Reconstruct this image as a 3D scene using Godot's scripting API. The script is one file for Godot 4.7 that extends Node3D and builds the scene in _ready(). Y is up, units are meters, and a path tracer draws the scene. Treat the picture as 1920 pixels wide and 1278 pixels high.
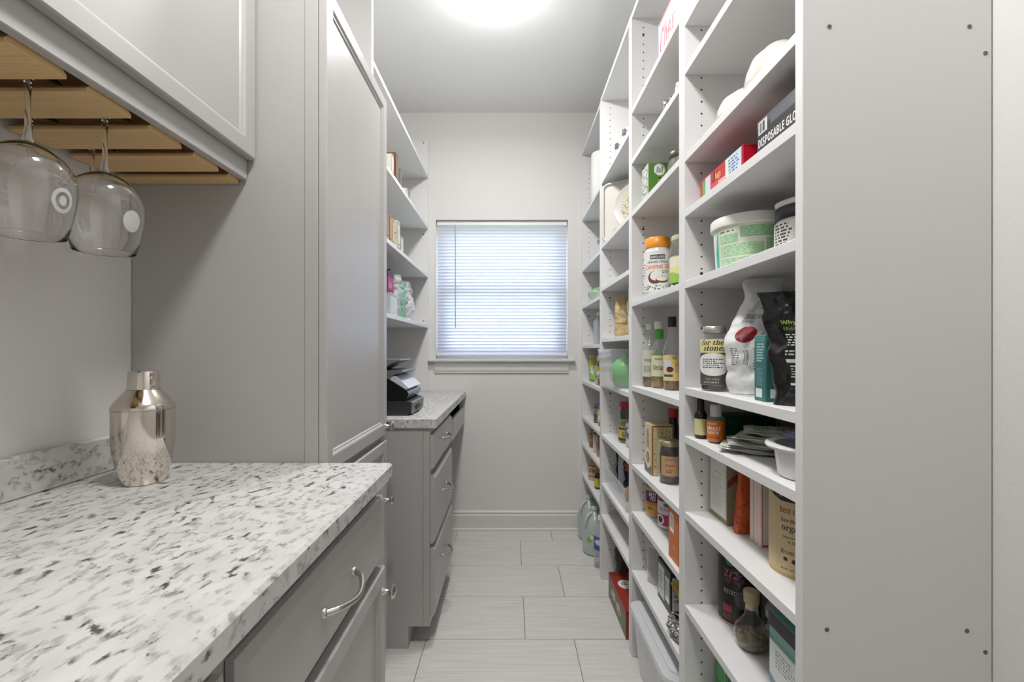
extends Node3D
# A narrow pantry: grey cabinets and granite on the left, white shelving on the right, a window with a blind at the end.
# Metres, y up, camera at x = 0, z = 0; the far wall stands at z = -2.89.

const CAM_Y := 1.1875
const LEFT := -0.916        # left wall
const RIGHT := 0.772        # right wall
const FAR := -2.89          # far wall
const BACK := 1.45          # wall behind the camera
const CEIL := 2.74
const FRONT := 0.467        # front edge of the right-hand shelving
const WORK := 0.914         # height of the worktops

var vv := PackedVector3Array()
var nn := PackedVector3Array()
var uu := PackedVector2Array()
var xf := Transform3D.IDENTITY
var taken := {}
var mats := {}
var M := {}

# ---------------------------------------------------------------- mesh helpers
func put(a: Vector3, n: Vector3, u: Vector2) -> void:
	vv.append(xf * a)
	nn.append((xf.basis * n).normalized())
	uu.append(u)

func tri_n(a, b, c, na, nb, nc, ua = Vector2.ZERO, ub = Vector2.ZERO, uc = Vector2.ZERO) -> void:
	# counter-clockwise from outside in; written clockwise
	put(a, na, ua); put(c, nc, uc); put(b, nb, ub)

func q(a: Vector3, b: Vector3, c: Vector3, d: Vector3, ua = Vector2(0, 1), ub = Vector2(1, 1), uc = Vector2(1, 0), ud = Vector2(0, 0)) -> void:
	var n := (c - a).cross(d - b).normalized()
	tri_n(a, b, c, n, n, n, ua, ub, uc)
	tri_n(a, c, d, n, n, n, ua, uc, ud)

func q_out(a: Vector3, b: Vector3, c: Vector3, d: Vector3, out: Vector3) -> void:
	if (c - a).cross(d - b).dot(out) < 0.0:
		q(a, d, c, b)
	else:
		q(a, b, c, d)

func t_out(a: Vector3, b: Vector3, c: Vector3, out: Vector3) -> void:
	var n := (b - a).cross(c - a).normalized()
	if n.dot(out) < 0.0:
		tri_n(a, c, b, -n, -n, -n)
	else:
		tri_n(a, b, c, n, n, n)

func box(c: Vector3, s: Vector3, b := 0.0) -> void:
	var h := s / 2.0
	b = minf(b, minf(h.x, minf(h.y, h.z)) * 0.9)
	for ax in 3:
		var u := (ax + 1) % 3
		var w := (ax + 2) % 3
		for sg in [-1.0, 1.0]:
			var p := []
			for k in [[-1, -1], [1, -1], [1, 1], [-1, 1]]:
				var v := Vector3.ZERO
				v[ax] = sg * h[ax]; v[u] = k[0] * (h[u] - b); v[w] = k[1] * (h[w] - b)
				p.append(c + v)
			var o := Vector3.ZERO
			o[ax] = sg
			q_out(p[0], p[1], p[2], p[3], o)
			if b > 0.0:
				for sw in [-1.0, 1.0]:      # the chamfers between faces ax and u, along w
					var o2 := Vector3.ZERO
					o2[ax] = sg; o2[u] = sw
					var e := []
					for t in [-1.0, 1.0]:
						var v1 := Vector3.ZERO
						v1[ax] = sg * h[ax]; v1[u] = sw * (h[u] - b); v1[w] = t * (h[w] - b)
						var v2 := Vector3.ZERO
						v2[ax] = sg * (h[ax] - b); v2[u] = sw * h[u]; v2[w] = t * (h[w] - b)
						e.append(c + v1); e.append(c + v2)
					q_out(e[0], e[1], e[3], e[2], o2)
	if b > 0.0:
		for sx in [-1.0, 1.0]:
			for sy in [-1.0, 1.0]:
				for sz in [-1.0, 1.0]:
					t_out(c + Vector3(sx * h.x, sy * (h.y - b), sz * (h.z - b)), c + Vector3(sx * (h.x - b), sy * h.y, sz * (h.z - b)), c + Vector3(sx * (h.x - b), sy * (h.y - b), sz * h.z), Vector3(sx, sy, sz))

func span(x0, x1, y0, y1, z0, z1, b := 0.0) -> void:
	box(Vector3(x0 + x1, y0 + y1, z0 + z1) / 2.0, Vector3(absf(x1 - x0), absf(y1 - y0), absf(z1 - z0)), b)

func ring_at(r: float, y: float, a: float) -> Vector3:
	return Vector3(sin(a) * r, y, cos(a) * r)

func lathe(p: Array, seg := 24, a0 := 0.0, a1 := TAU) -> void:
	var seg_n := []
	var total := 0.0
	for i in p.size() - 1:
		var d: Vector2 = p[i + 1] - p[i]
		var n := Vector2(d.y, -d.x).normalized()
		seg_n.append(n)
		total += d.length()
	var run := 0.0
	for i in p.size() - 1:
		var n0: Vector2 = seg_n[i]
		var n1: Vector2 = seg_n[i]
		if i > 0 and seg_n[i - 1].dot(n0) > 0.72: n0 = (n0 + seg_n[i - 1]).normalized()
		if i < p.size() - 2 and seg_n[i + 1].dot(n1) > 0.72: n1 = (n1 + seg_n[i + 1]).normalized()
		var l: float = (p[i + 1] - p[i]).length()
		var v0 := 1.0 - run / total
		var v1 := 1.0 - (run + l) / total
		run += l
		for k in seg:
			var b0 := lerpf(a0, a1, float(k) / seg)
			var b1 := lerpf(a0, a1, float(k + 1) / seg)
			var A := ring_at(p[i].x, p[i].y, b0)
			var B := ring_at(p[i].x, p[i].y, b1)
			var C := ring_at(p[i + 1].x, p[i + 1].y, b1)
			var D := ring_at(p[i + 1].x, p[i + 1].y, b0)
			var na := ring_at(n0.x, n0.y, b0); var nb := ring_at(n0.x, n0.y, b1)
			var nc := ring_at(n1.x, n1.y, b1); var nd := ring_at(n1.x, n1.y, b0)
			var u0 := float(k) / seg
			var u1 := float(k + 1) / seg
			tri_n(A, B, C, na, nb, nc, Vector2(u0, v0), Vector2(u1, v0), Vector2(u1, v1))
			tri_n(A, C, D, na, nc, nd, Vector2(u0, v0), Vector2(u1, v1), Vector2(u0, v1))

func tube(pts: Array, radii: Array, seg := 8) -> void:
	var rings := []
	var side := Vector3.ZERO
	for i in pts.size():
		var d: Vector3 = (pts[mini(i + 1, pts.size() - 1)] - pts[maxi(i - 1, 0)]).normalized()
		if i == 0:
			side = d.cross(Vector3.UP if absf(d.y) < 0.9 else Vector3.RIGHT).normalized()
		side = (side - d * side.dot(d)).normalized()
		var up := d.cross(side)
		var r: float = radii[mini(i, radii.size() - 1)]
		var ring := []
		for k in seg:
			var n := side * cos(TAU * k / seg) + up * sin(TAU * k / seg)
			ring.append([pts[i] + n * r, n])
		rings.append(ring)
	for i in pts.size() - 1:
		for k in seg:
			var a = rings[i][k]; var b = rings[i][(k + 1) % seg]; var c = rings[i + 1][(k + 1) % seg]; var d = rings[i + 1][k]
			tri_n(a[0], b[0], c[0], a[1], b[1], c[1])
			tri_n(a[0], c[0], d[0], a[1], c[1], d[1])
	for e in [0, pts.size() - 1]:
		var mid: Vector3 = pts[e]
		var o: Vector3 = (pts[0] - pts[1]) if e == 0 else (pts[e] - pts[e - 1])
		for k in seg:
			t_out(mid, rings[e][k][0], rings[e][(k + 1) % seg][0], o)

func prism(poly: Array, z0: float, z1: float) -> void:
	var pk := PackedVector2Array(poly)
	if Geometry2D.is_polygon_clockwise(pk): pk.reverse()
	var idx := Geometry2D.triangulate_polygon(pk)
	for i in range(0, idx.size(), 3):
		var a := pk[idx[i]]; var b := pk[idx[i + 1]]; var c := pk[idx[i + 2]]
		t_out(Vector3(a.x, a.y, z1), Vector3(b.x, b.y, z1), Vector3(c.x, c.y, z1), Vector3(0, 0, z1 - z0))
		t_out(Vector3(a.x, a.y, z0), Vector3(b.x, b.y, z0), Vector3(c.x, c.y, z0), Vector3(0, 0, z0 - z1))
	for i in pk.size():
		var a := pk[i]; var b := pk[(i + 1) % pk.size()]
		var o := Vector3(b.y - a.y, a.x - b.x, 0) * (1.0 if true else -1.0)
		q_out(Vector3(a.x, a.y, z0), Vector3(b.x, b.y, z0), Vector3(b.x, b.y, z1), Vector3(a.x, a.y, z1), -o if Geometry2D.is_polygon_clockwise(pk) else o)

func rect_rings(w: float, h: float, prof: Array) -> void:
	# nested rectangles seen from +z: prof holds (inset, depth); the last one is closed
	for i in prof.size():
		var x0: float = w / 2 - prof[i].x; var y0: float = h / 2 - prof[i].x; var z0: float = prof[i].y
		if i == prof.size() - 1:
			q(Vector3(-x0, -y0, z0), Vector3(x0, -y0, z0), Vector3(x0, y0, z0), Vector3(-x0, y0, z0))
			return
		var x1: float = w / 2 - prof[i + 1].x; var y1: float = h / 2 - prof[i + 1].x; var z1: float = prof[i + 1].y
		q(Vector3(-x0, -y0, z0), Vector3(x0, -y0, z0), Vector3(x1, -y1, z1), Vector3(-x1, -y1, z1))
		q(Vector3(x0, -y0, z0), Vector3(x0, y0, z0), Vector3(x1, y1, z1), Vector3(x1, -y1, z1))
		q(Vector3(x0, y0, z0), Vector3(-x0, y0, z0), Vector3(-x1, y1, z1), Vector3(x1, y1, z1))
		q(Vector3(-x0, y0, z0), Vector3(-x0, -y0, z0), Vector3(-x1, -y1, z1), Vector3(-x1, y1, z1))

func surface(f: Callable, u0: float, u1: float, v0: float, v1: float, nu: int, nv: int, flip := false) -> void:
	var e := 0.002
	var ev := e * signf(v1 - v0)
	var pts := []
	for j in nv + 1:
		var row := []
		for i in nu + 1:
			var u := lerpf(u0, u1, float(i) / nu)
			var v := lerpf(v0, v1, float(j) / nv)
			var p: Vector3 = f.call(u, v)
			var n: Vector3 = (f.call(u + e, v) - f.call(u - e, v)).cross(f.call(u, v + ev) - f.call(u, v - ev))
			n = n.normalized() if n.length() > 1e-12 else Vector3.UP
			row.append([p, -n if flip else n, Vector2(float(i) / nu, 1.0 - float(j) / nv)])
		pts.append(row)
	for j in nv:
		for i in nu:
			var a = pts[j][i]; var b = pts[j][i + 1]; var c = pts[j + 1][i + 1]; var d = pts[j + 1][i]
			if flip:
				tri_n(a[0], c[0], b[0], a[1], c[1], b[1], a[2], c[2], b[2]); tri_n(a[0], d[0], c[0], a[1], d[1], c[1], a[2], d[2], c[2])
			else:
				tri_n(a[0], b[0], c[0], a[1], b[1], c[1], a[2], b[2], c[2]); tri_n(a[0], c[0], d[0], a[1], c[1], d[1], a[2], c[2], d[2])

func take() -> ArrayMesh:
	var arr := []
	arr.resize(Mesh.ARRAY_MAX)
	arr[Mesh.ARRAY_VERTEX] = vv
	arr[Mesh.ARRAY_NORMAL] = nn
	arr[Mesh.ARRAY_TEX_UV] = uu
	var m := ArrayMesh.new()
	m.add_surface_from_arrays(Mesh.PRIMITIVE_TRIANGLES, arr)
	vv = PackedVector3Array(); nn = PackedVector3Array(); uu = PackedVector2Array()
	xf = Transform3D.IDENTITY
	return m

# ---------------------------------------------------------------- objects
func numbered(called: String) -> String:
	if not taken.has(called):
		taken[called] = 0
		return called
	taken[called] += 1
	return "%s_%03d" % [called, taken[called]]

func part(called: String, parent: Node, m: Material) -> MeshInstance3D:
	var o := MeshInstance3D.new()
	o.mesh = take()
	o.material_override = m
	o.cast_shadow = GeometryInstance3D.SHADOW_CASTING_SETTING_ON
	if parent == self:
		o.name = numbered(called)
	else:
		var n := 0
		for c in parent.get_children():
			if String(c.name) == called or String(c.name).begins_with(called + "_0"): n += 1
		o.name = called if n == 0 else "%s_%03d" % [called, n]
	parent.add_child(o, true)
	return o

func stuff(o: Node) -> void:
	o.set_meta("kind", "stuff")

func tag(o: Node, label: String, category: String, group := "") -> Node:
	o.set_meta("label", label)
	o.set_meta("category", category)
	if group != "": o.set_meta("group", group)
	return o

func thing(called: String, at: Vector3, turn: float, label: String, category: String, group := "") -> Node3D:
	var o := Node3D.new()
	o.name = numbered(called)
	o.position = at
	o.rotation.y = deg_to_rad(turn)
	add_child(o, true)
	tag(o, label, category, group)
	return o

func frame_of(called: String) -> Node3D:        # an empty node of the setting
	var o := Node3D.new()
	o.name = called
	o.set_meta("kind", "structure")
	add_child(o, true)
	return o

func struct(called: String, m: Material, parent: Node = self) -> MeshInstance3D:
	var o := part(called, parent, m)
	o.set_meta("kind", "structure")
	return o

# ---------------------------------------------------------------- materials and print
func mat(c: Color, rough := 0.5, metal := 0.0) -> StandardMaterial3D:
	var key := "%s %f %f" % [c.to_html(), rough, metal]
	if not mats.has(key):
		var m := StandardMaterial3D.new()
		m.albedo_color = c
		m.roughness = rough
		m.metallic = metal
		mats[key] = m
	return mats[key]

func rgb(r: int, g: int, b: int) -> Color:
	return Color8(r, g, b)

func clear(c: Color, alpha := 0.1, rough := 0.03) -> StandardMaterial3D:
	var key := "clear %s %f %f" % [c.to_html(), alpha, rough]
	if not mats.has(key):
		var m := StandardMaterial3D.new()
		m.transparency = BaseMaterial3D.TRANSPARENCY_ALPHA
		m.albedo_color = Color(c.r, c.g, c.b, alpha)
		m.roughness = rough
		m.cull_mode = BaseMaterial3D.CULL_DISABLED
		mats[key] = m
	return mats[key]

func printed(t: Texture2D, rough := 0.5) -> StandardMaterial3D:
	var m := StandardMaterial3D.new()
	m.albedo_texture = t
	m.roughness = rough
	m.cull_mode = BaseMaterial3D.CULL_DISABLED
	return m

func tinted(t: Texture2D, c: Color) -> StandardMaterial3D:
	var m := printed(t, 0.4)
	m.albedo_color = c.lightened(0.15)
	return m

func ink(im: Image, x: int, y: int, c: Color) -> void:
	if x >= 0 and y >= 0 and x < im.get_width() and y < im.get_height():
		im.set_pixel(x, y, c)

func letters(im: Image, text: String, x: float, y: float, w: float, h: float, c: Color, bold := true, serif := false, slant := 0.0) -> void:
	# the outlines of the letters, filled into the picture within the given box (fractions of the picture)
	var tm := TextMesh.new()
	var f := SystemFont.new()
	f.font_names = PackedStringArray(["Droid Serif" if serif else "Droid Sans"])
	f.font_weight = 700 if bold else 400
	tm.font = f
	tm.text = text
	tm.font_size = 64
	tm.depth = 0.0
	tm.pixel_size = 0.01
	var a := tm.get_mesh_arrays()
	if a.is_empty() or a[Mesh.ARRAY_VERTEX] == null: return
	var p: PackedVector3Array = a[Mesh.ARRAY_VERTEX]
	var idx: PackedInt32Array = a[Mesh.ARRAY_INDEX] if a[Mesh.ARRAY_INDEX] != null else PackedInt32Array(range(p.size()))
	if p.is_empty(): return
	var lo := Vector2(1e9, 1e9); var hi := Vector2(-1e9, -1e9)
	var pts := PackedVector2Array()
	for v in p:
		var s := Vector2(v.x + slant * v.y, v.y)
		pts.append(s)
		lo = lo.min(s); hi = hi.max(s)
	var W := im.get_width(); var H := im.get_height()
	for i in pts.size():
		var s := (pts[i] - lo) / (hi - lo)
		pts[i] = Vector2((x + s.x * w) * W, (y + (1.0 - s.y) * h) * H)
	for i in range(0, idx.size() - 2, 3):
		var A := pts[idx[i]]; var B := pts[idx[i + 1]]; var C := pts[idx[i + 2]]
		var area := (B - A).cross(C - A)
		if absf(area) < 1e-6: continue
		for py in range(int(minf(A.y, minf(B.y, C.y))), int(maxf(A.y, maxf(B.y, C.y))) + 1):
			for px in range(int(minf(A.x, minf(B.x, C.x))), int(maxf(A.x, maxf(B.x, C.x))) + 1):
				var P := Vector2(px + 0.5, py + 0.5)
				var w0 := (B - A).cross(P - A) / area
				var w1 := (C - B).cross(P - B) / area
				var w2 := (A - C).cross(P - C) / area
				if w0 >= -0.02 and w1 >= -0.02 and w2 >= -0.02: ink(im, px, py, c)

func picture(w: int, h: int, bg: Color, ops: Array) -> ImageTexture:
	var im := Image.create(w, h, false, Image.FORMAT_RGB8)
	im.fill(bg)
	for o in ops:
		match o[0]:
			"r":   # rectangle
				im.fill_rect(Rect2i(int(o[1] * w), int(o[2] * h), maxi(1, int(o[3] * w)), maxi(1, int(o[4] * h))), o[5])
			"e":   # ellipse
				for y in range(int((o[2] - o[4]) * h), int((o[2] + o[4]) * h) + 1):
					for x in range(int((o[1] - o[3]) * w), int((o[1] + o[3]) * w) + 1):
						var d := Vector2((float(x) / w - o[1]) / o[3], (float(y) / h - o[2]) / o[4])
						if d.length() <= 1.0: ink(im, x, y, o[5])
			"p":   # polygon
				var pk := PackedVector2Array()
				for k in range(2, o.size()): pk.append(Vector2(o[k].x * w, o[k].y * h))
				var lo := pk[0]; var hi := pk[0]
				for v in pk:
					lo = lo.min(v); hi = hi.max(v)
				for y in range(int(lo.y), int(hi.y) + 1):
					for x in range(int(lo.x), int(hi.x) + 1):
						if Geometry2D.is_point_in_polygon(Vector2(x, y), pk): ink(im, x, y, o[1])
			"l":   # lines of small print: x, y, w, h, colour, rows, seed
				var r := RandomNumberGenerator.new()
				r.seed = o[7]
				var rows: int = o[6]
				var step: float = o[4] * h / rows
				for k in rows:
					var x0: float = o[1] * w
					var end: float = (o[1] + o[3] * r.randf_range(0.65, 1.0)) * w
					while x0 < end:
						var l := r.randf_range(0.02, 0.09) * w
						im.fill_rect(Rect2i(int(x0), int(o[2] * h + k * step), maxi(1, int(minf(l, end - x0))), maxi(1, int(step * 0.55))), o[5])
						x0 += l + maxf(1.0, 0.02 * w)
			"b":   # a bar code
				var r := RandomNumberGenerator.new()
				r.seed = 5
				im.fill_rect(Rect2i(int(o[1] * w), int(o[2] * h), int(o[3] * w), int(o[4] * h)), Color(0.95, 0.95, 0.94))
				var x0: float = (o[1] + 0.06 * o[3]) * w
				while x0 < (o[1] + 0.92 * o[3]) * w:
					var l := r.randf_range(1.0, 3.0)
					im.fill_rect(Rect2i(int(x0), int((o[2] + 0.1 * o[4]) * h), maxi(1, int(l)), int(0.7 * o[4] * h)), Color(0.08, 0.08, 0.08))
					x0 += l + r.randf_range(1.0, 3.0)
			"d":   # scattered dabs: x, y, w, h, colour, count, size, seed
				var r := RandomNumberGenerator.new()
				r.seed = o[8]
				for k in o[6]:
					var cx: float = (o[1] + r.randf() * o[3]) * w
					var cy: float = (o[2] + r.randf() * o[4]) * h
					var s: float = o[7] * w * r.randf_range(0.5, 1.3)
					var c: Color = o[5].lerp(Color(r.randf(), r.randf(), r.randf()), 0.12)
					for y in range(int(cy - s), int(cy + s) + 1):
						for x in range(int(cx - s), int(cx + s) + 1):
							if Vector2(x - cx, (y - cy) * 1.4).length() <= s: ink(im, x, y, c)
			"s":   # lettering: text, x, y, w, h, colour, bold, serif, slant
				letters(im, o[1], o[2], o[3], o[4], o[5], o[6], o[7] if o.size() > 7 else true, o[8] if o.size() > 8 else false, o[9] if o.size() > 9 else 0.0)
	im.generate_mipmaps()
	return ImageTexture.create_from_image(im)

func noise(kind: int, freq: float, sd: int, oct := 4) -> FastNoiseLite:
	var n := FastNoiseLite.new()
	n.noise_type = kind
	n.frequency = freq
	n.seed = sd
	n.fractal_octaves = oct
	return n

func granite() -> StandardMaterial3D:
	var S := 1400
	var ridge := noise(FastNoiseLite.TYPE_SIMPLEX_SMOOTH, 0.0062, 4, 4)
	ridge.fractal_type = FastNoiseLite.FRACTAL_RIDGED
	ridge.fractal_gain = 0.45
	ridge.domain_warp_enabled = true
	ridge.domain_warp_amplitude = 30.0
	ridge.domain_warp_frequency = 0.022
	ridge.domain_warp_fractal_octaves = 4
	var a := ridge.get_seamless_image(S, S).get_data()
	var fine := noise(FastNoiseLite.TYPE_SIMPLEX_SMOOTH, 0.0145, 9, 4)
	fine.fractal_type = FastNoiseLite.FRACTAL_RIDGED
	fine.domain_warp_enabled = true
	fine.domain_warp_amplitude = 20.0
	fine.domain_warp_frequency = 0.05
	var e := fine.get_seamless_image(S, S).get_data()
	var cloud := noise(FastNoiseLite.TYPE_SIMPLEX, 0.0065, 19, 3).get_seamless_image(S, S).get_data()
	var grain := noise(FastNoiseLite.TYPE_SIMPLEX, 0.019, 31, 4)
	grain.domain_warp_enabled = true
	grain.domain_warp_amplitude = 18.0
	grain.domain_warp_frequency = 0.03
	var c := grain.get_seamless_image(S, S).get_data()
	var out := PackedByteArray()
	out.resize(S * S * 3)
	var k := 0
	for i in S * S:
		var m := cloud[i] / 255.0
		var f := c[i] / 255.0
		var gate := clampf((f - 0.34) * 4.0, 0.0, 1.0) * clampf((m - 0.26) * 3.5, 0.0, 1.0)
		var dark := clampf((a[i] / 255.0 - 0.80 + 0.06 * gate) * 10.0, 0.0, 1.0) * gate
		var gate2 := clampf((f - 0.30) * 3.0, 0.0, 1.0) * clampf((0.80 - m) * 3.0, 0.25, 1.0)
		var thin := clampf((e[i] / 255.0 - 0.76) * 8.0, 0.0, 1.0) * gate2
		var v := 204.0 + (m - 0.5) * 16.0 - clampf((f - 0.55) * 140.0, 0.0, 34.0)
		v = v - 84.0 * thin - 104.0 * dark
		v = clampf(v, 44.0, 230.0)
		out[k] = int(v); out[k + 1] = int(v * 0.995); out[k + 2] = int(v * 0.98)
		k += 3
	var im := Image.create_from_data(S, S, false, Image.FORMAT_RGB8, out)
	im.generate_mipmaps()
	var g := StandardMaterial3D.new()
	g.albedo_texture = ImageTexture.create_from_image(im)
	g.roughness = 0.32
	g.uv1_triplanar = true
	g.uv1_world_triplanar = true
	g.uv1_scale = Vector3(1.5, 1.25, 0.95)
	return g

func streaks(base: Color, amount: float, along_x: bool, scale: Vector3, sd: int, rough: float, fine := 0.12) -> StandardMaterial3D:
	# streaked colour (stone veining or wood grain) running along x or y of the texture
	var S := 512
	var n := noise(FastNoiseLite.TYPE_SIMPLEX, fine, sd, 4)
	var src := n.get_seamless_image(14, S) if along_x else n.get_seamless_image(S, 14)
	src.resize(S, S, Image.INTERPOLATE_CUBIC)
	var d := src.get_data()
	var out := PackedByteArray()
	out.resize(S * S * 3)
	for i in S * S:
		var t := (d[i] / 255.0 - 0.5) * amount
		out[i * 3] = int(clampf(base.r + t, 0, 1) * 255)
		out[i * 3 + 1] = int(clampf(base.g + t * 1.02, 0, 1) * 255)
		out[i * 3 + 2] = int(clampf(base.b + t * 1.0, 0, 1) * 255)
	var im := Image.create_from_data(S, S, false, Image.FORMAT_RGB8, out)
	im.generate_mipmaps()
	var m := StandardMaterial3D.new()
	m.albedo_texture = ImageTexture.create_from_image(im)
	m.roughness = rough
	m.uv1_triplanar = true
	m.uv1_world_triplanar = true
	m.uv1_scale = scale
	return m

func plaster(c: Color, rough := 0.75) -> StandardMaterial3D:
	var m := StandardMaterial3D.new()
	m.albedo_color = c
	m.roughness = rough
	if not M.has("peel"):
		var n := noise(FastNoiseLite.TYPE_SIMPLEX, 0.05, 8, 3)
		M.peel = ImageTexture.create_from_image(n.get_seamless_image(256, 256))
	m.heightmap_enabled = true
	m.heightmap_texture = M.peel
	m.heightmap_scale = 0.02
	m.uv1_triplanar = true
	m.uv1_world_triplanar = true
	m.uv1_scale = Vector3(5, 5, 5)
	return m

# ---------------------------------------------------------------- camera, light
func lamp(at: Vector3, energy: float, side: float, label: String) -> void:
	var t := thing("ceiling_light", at, 0, label, "ceiling light", "")
	lathe([Vector2(0.0, -0.022), Vector2(0.144, -0.022), Vector2(0.150, -0.012), Vector2(0.148, -0.0005), Vector2(0.0, -0.0005)], 36)
	part("metal_ring", t, mat(rgb(225, 224, 220), 0.4))
	var p := []
	for k in 13:
		var a := PI / 2 * k / 12.0
		p.append(Vector2(sin(a) * 0.138, -0.022 - cos(a) * 0.098))
	lathe(p, 36)
	var g := StandardMaterial3D.new()
	g.albedo_color = Color(0.95, 0.95, 0.93)
	g.emission_enabled = true
	g.emission = Color(1.0, 0.995, 0.992)
	g.emission_energy_multiplier = 1.25
	g.roughness = 0.4
	part("glass_dome", t, g)
	# the light of the dome's underside, and what leaves it sideways
	var d := AreaLight3D.new()
	d.name = "dome_light"
	d.position = Vector3(0, -0.126, 0)
	d.rotation.x = -PI / 2
	d.area_size = Vector2(0.22, 0.22)
	d.light_color = Color(1.0, 0.995, 0.992)
	d.light_energy = energy
	d.area_range = 8.0
	d.area_attenuation = 2.0
	d.shadow_enabled = true
	t.add_child(d, true)
	var l := OmniLight3D.new()
	l.name = "bulb_light"
	l.position = Vector3(0, -0.106, 0)
	l.light_color = Color(1.0, 0.995, 0.992)
	l.light_energy = energy * side
	l.light_size = 0.05
	l.omni_range = 8.0
	l.omni_attenuation = 2.0
	l.shadow_enabled = true
	t.add_child(l, true)

func camera_and_light() -> void:
	var cam := Camera3D.new()
	cam.name = "camera"
	cam.projection = Camera3D.PROJECTION_FRUSTUM
	cam.near = 0.05
	cam.far = 80.0
	cam.size = 2.0 * 0.05 * 639.0 / 824.0            # 1278 rows, focal length 824 of those rows
	cam.frustum_offset = Vector2(3.0, 15.0) / 824.0 * 0.05
	cam.position = Vector3(0, CAM_Y, 0)
	add_child(cam)
	cam.current = true
	var e := Environment.new()
	e.background_mode = Environment.BG_SKY
	var sm := ProceduralSkyMaterial.new()
	sm.sky_top_color = Color(0.80, 0.86, 0.95)
	sm.sky_horizon_color = Color(0.90, 0.94, 1.0)
	sm.ground_bottom_color = Color(0.50, 0.52, 0.50)
	sm.ground_horizon_color = Color(0.84, 0.88, 0.92)
	sm.sky_energy_multiplier = 2.65
	sm.ground_energy_multiplier = 2.65
	sm.sun_angle_max = 1.0
	var sky := Sky.new()
	sky.sky_material = sm
	e.sky = sky
	e.tonemap_mode = Environment.TONE_MAPPER_LINEAR
	e.tonemap_exposure = 1.27
	e.sdfgi_enabled = true
	e.ssao_enabled = true
	e.ssil_enabled = true
	var we := WorldEnvironment.new()
	we.name = "world"
	we.environment = e
	add_child(we)
	lamp(Vector3(-0.073, CEIL, -1.835), 1.08, 0.10, "round white flush ceiling light glowing above the pantry aisle")
	lamp(Vector3(-0.073, CEIL, -0.48), 1.25, 0.20, "second round ceiling light, over the entry end of the pantry")

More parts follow.
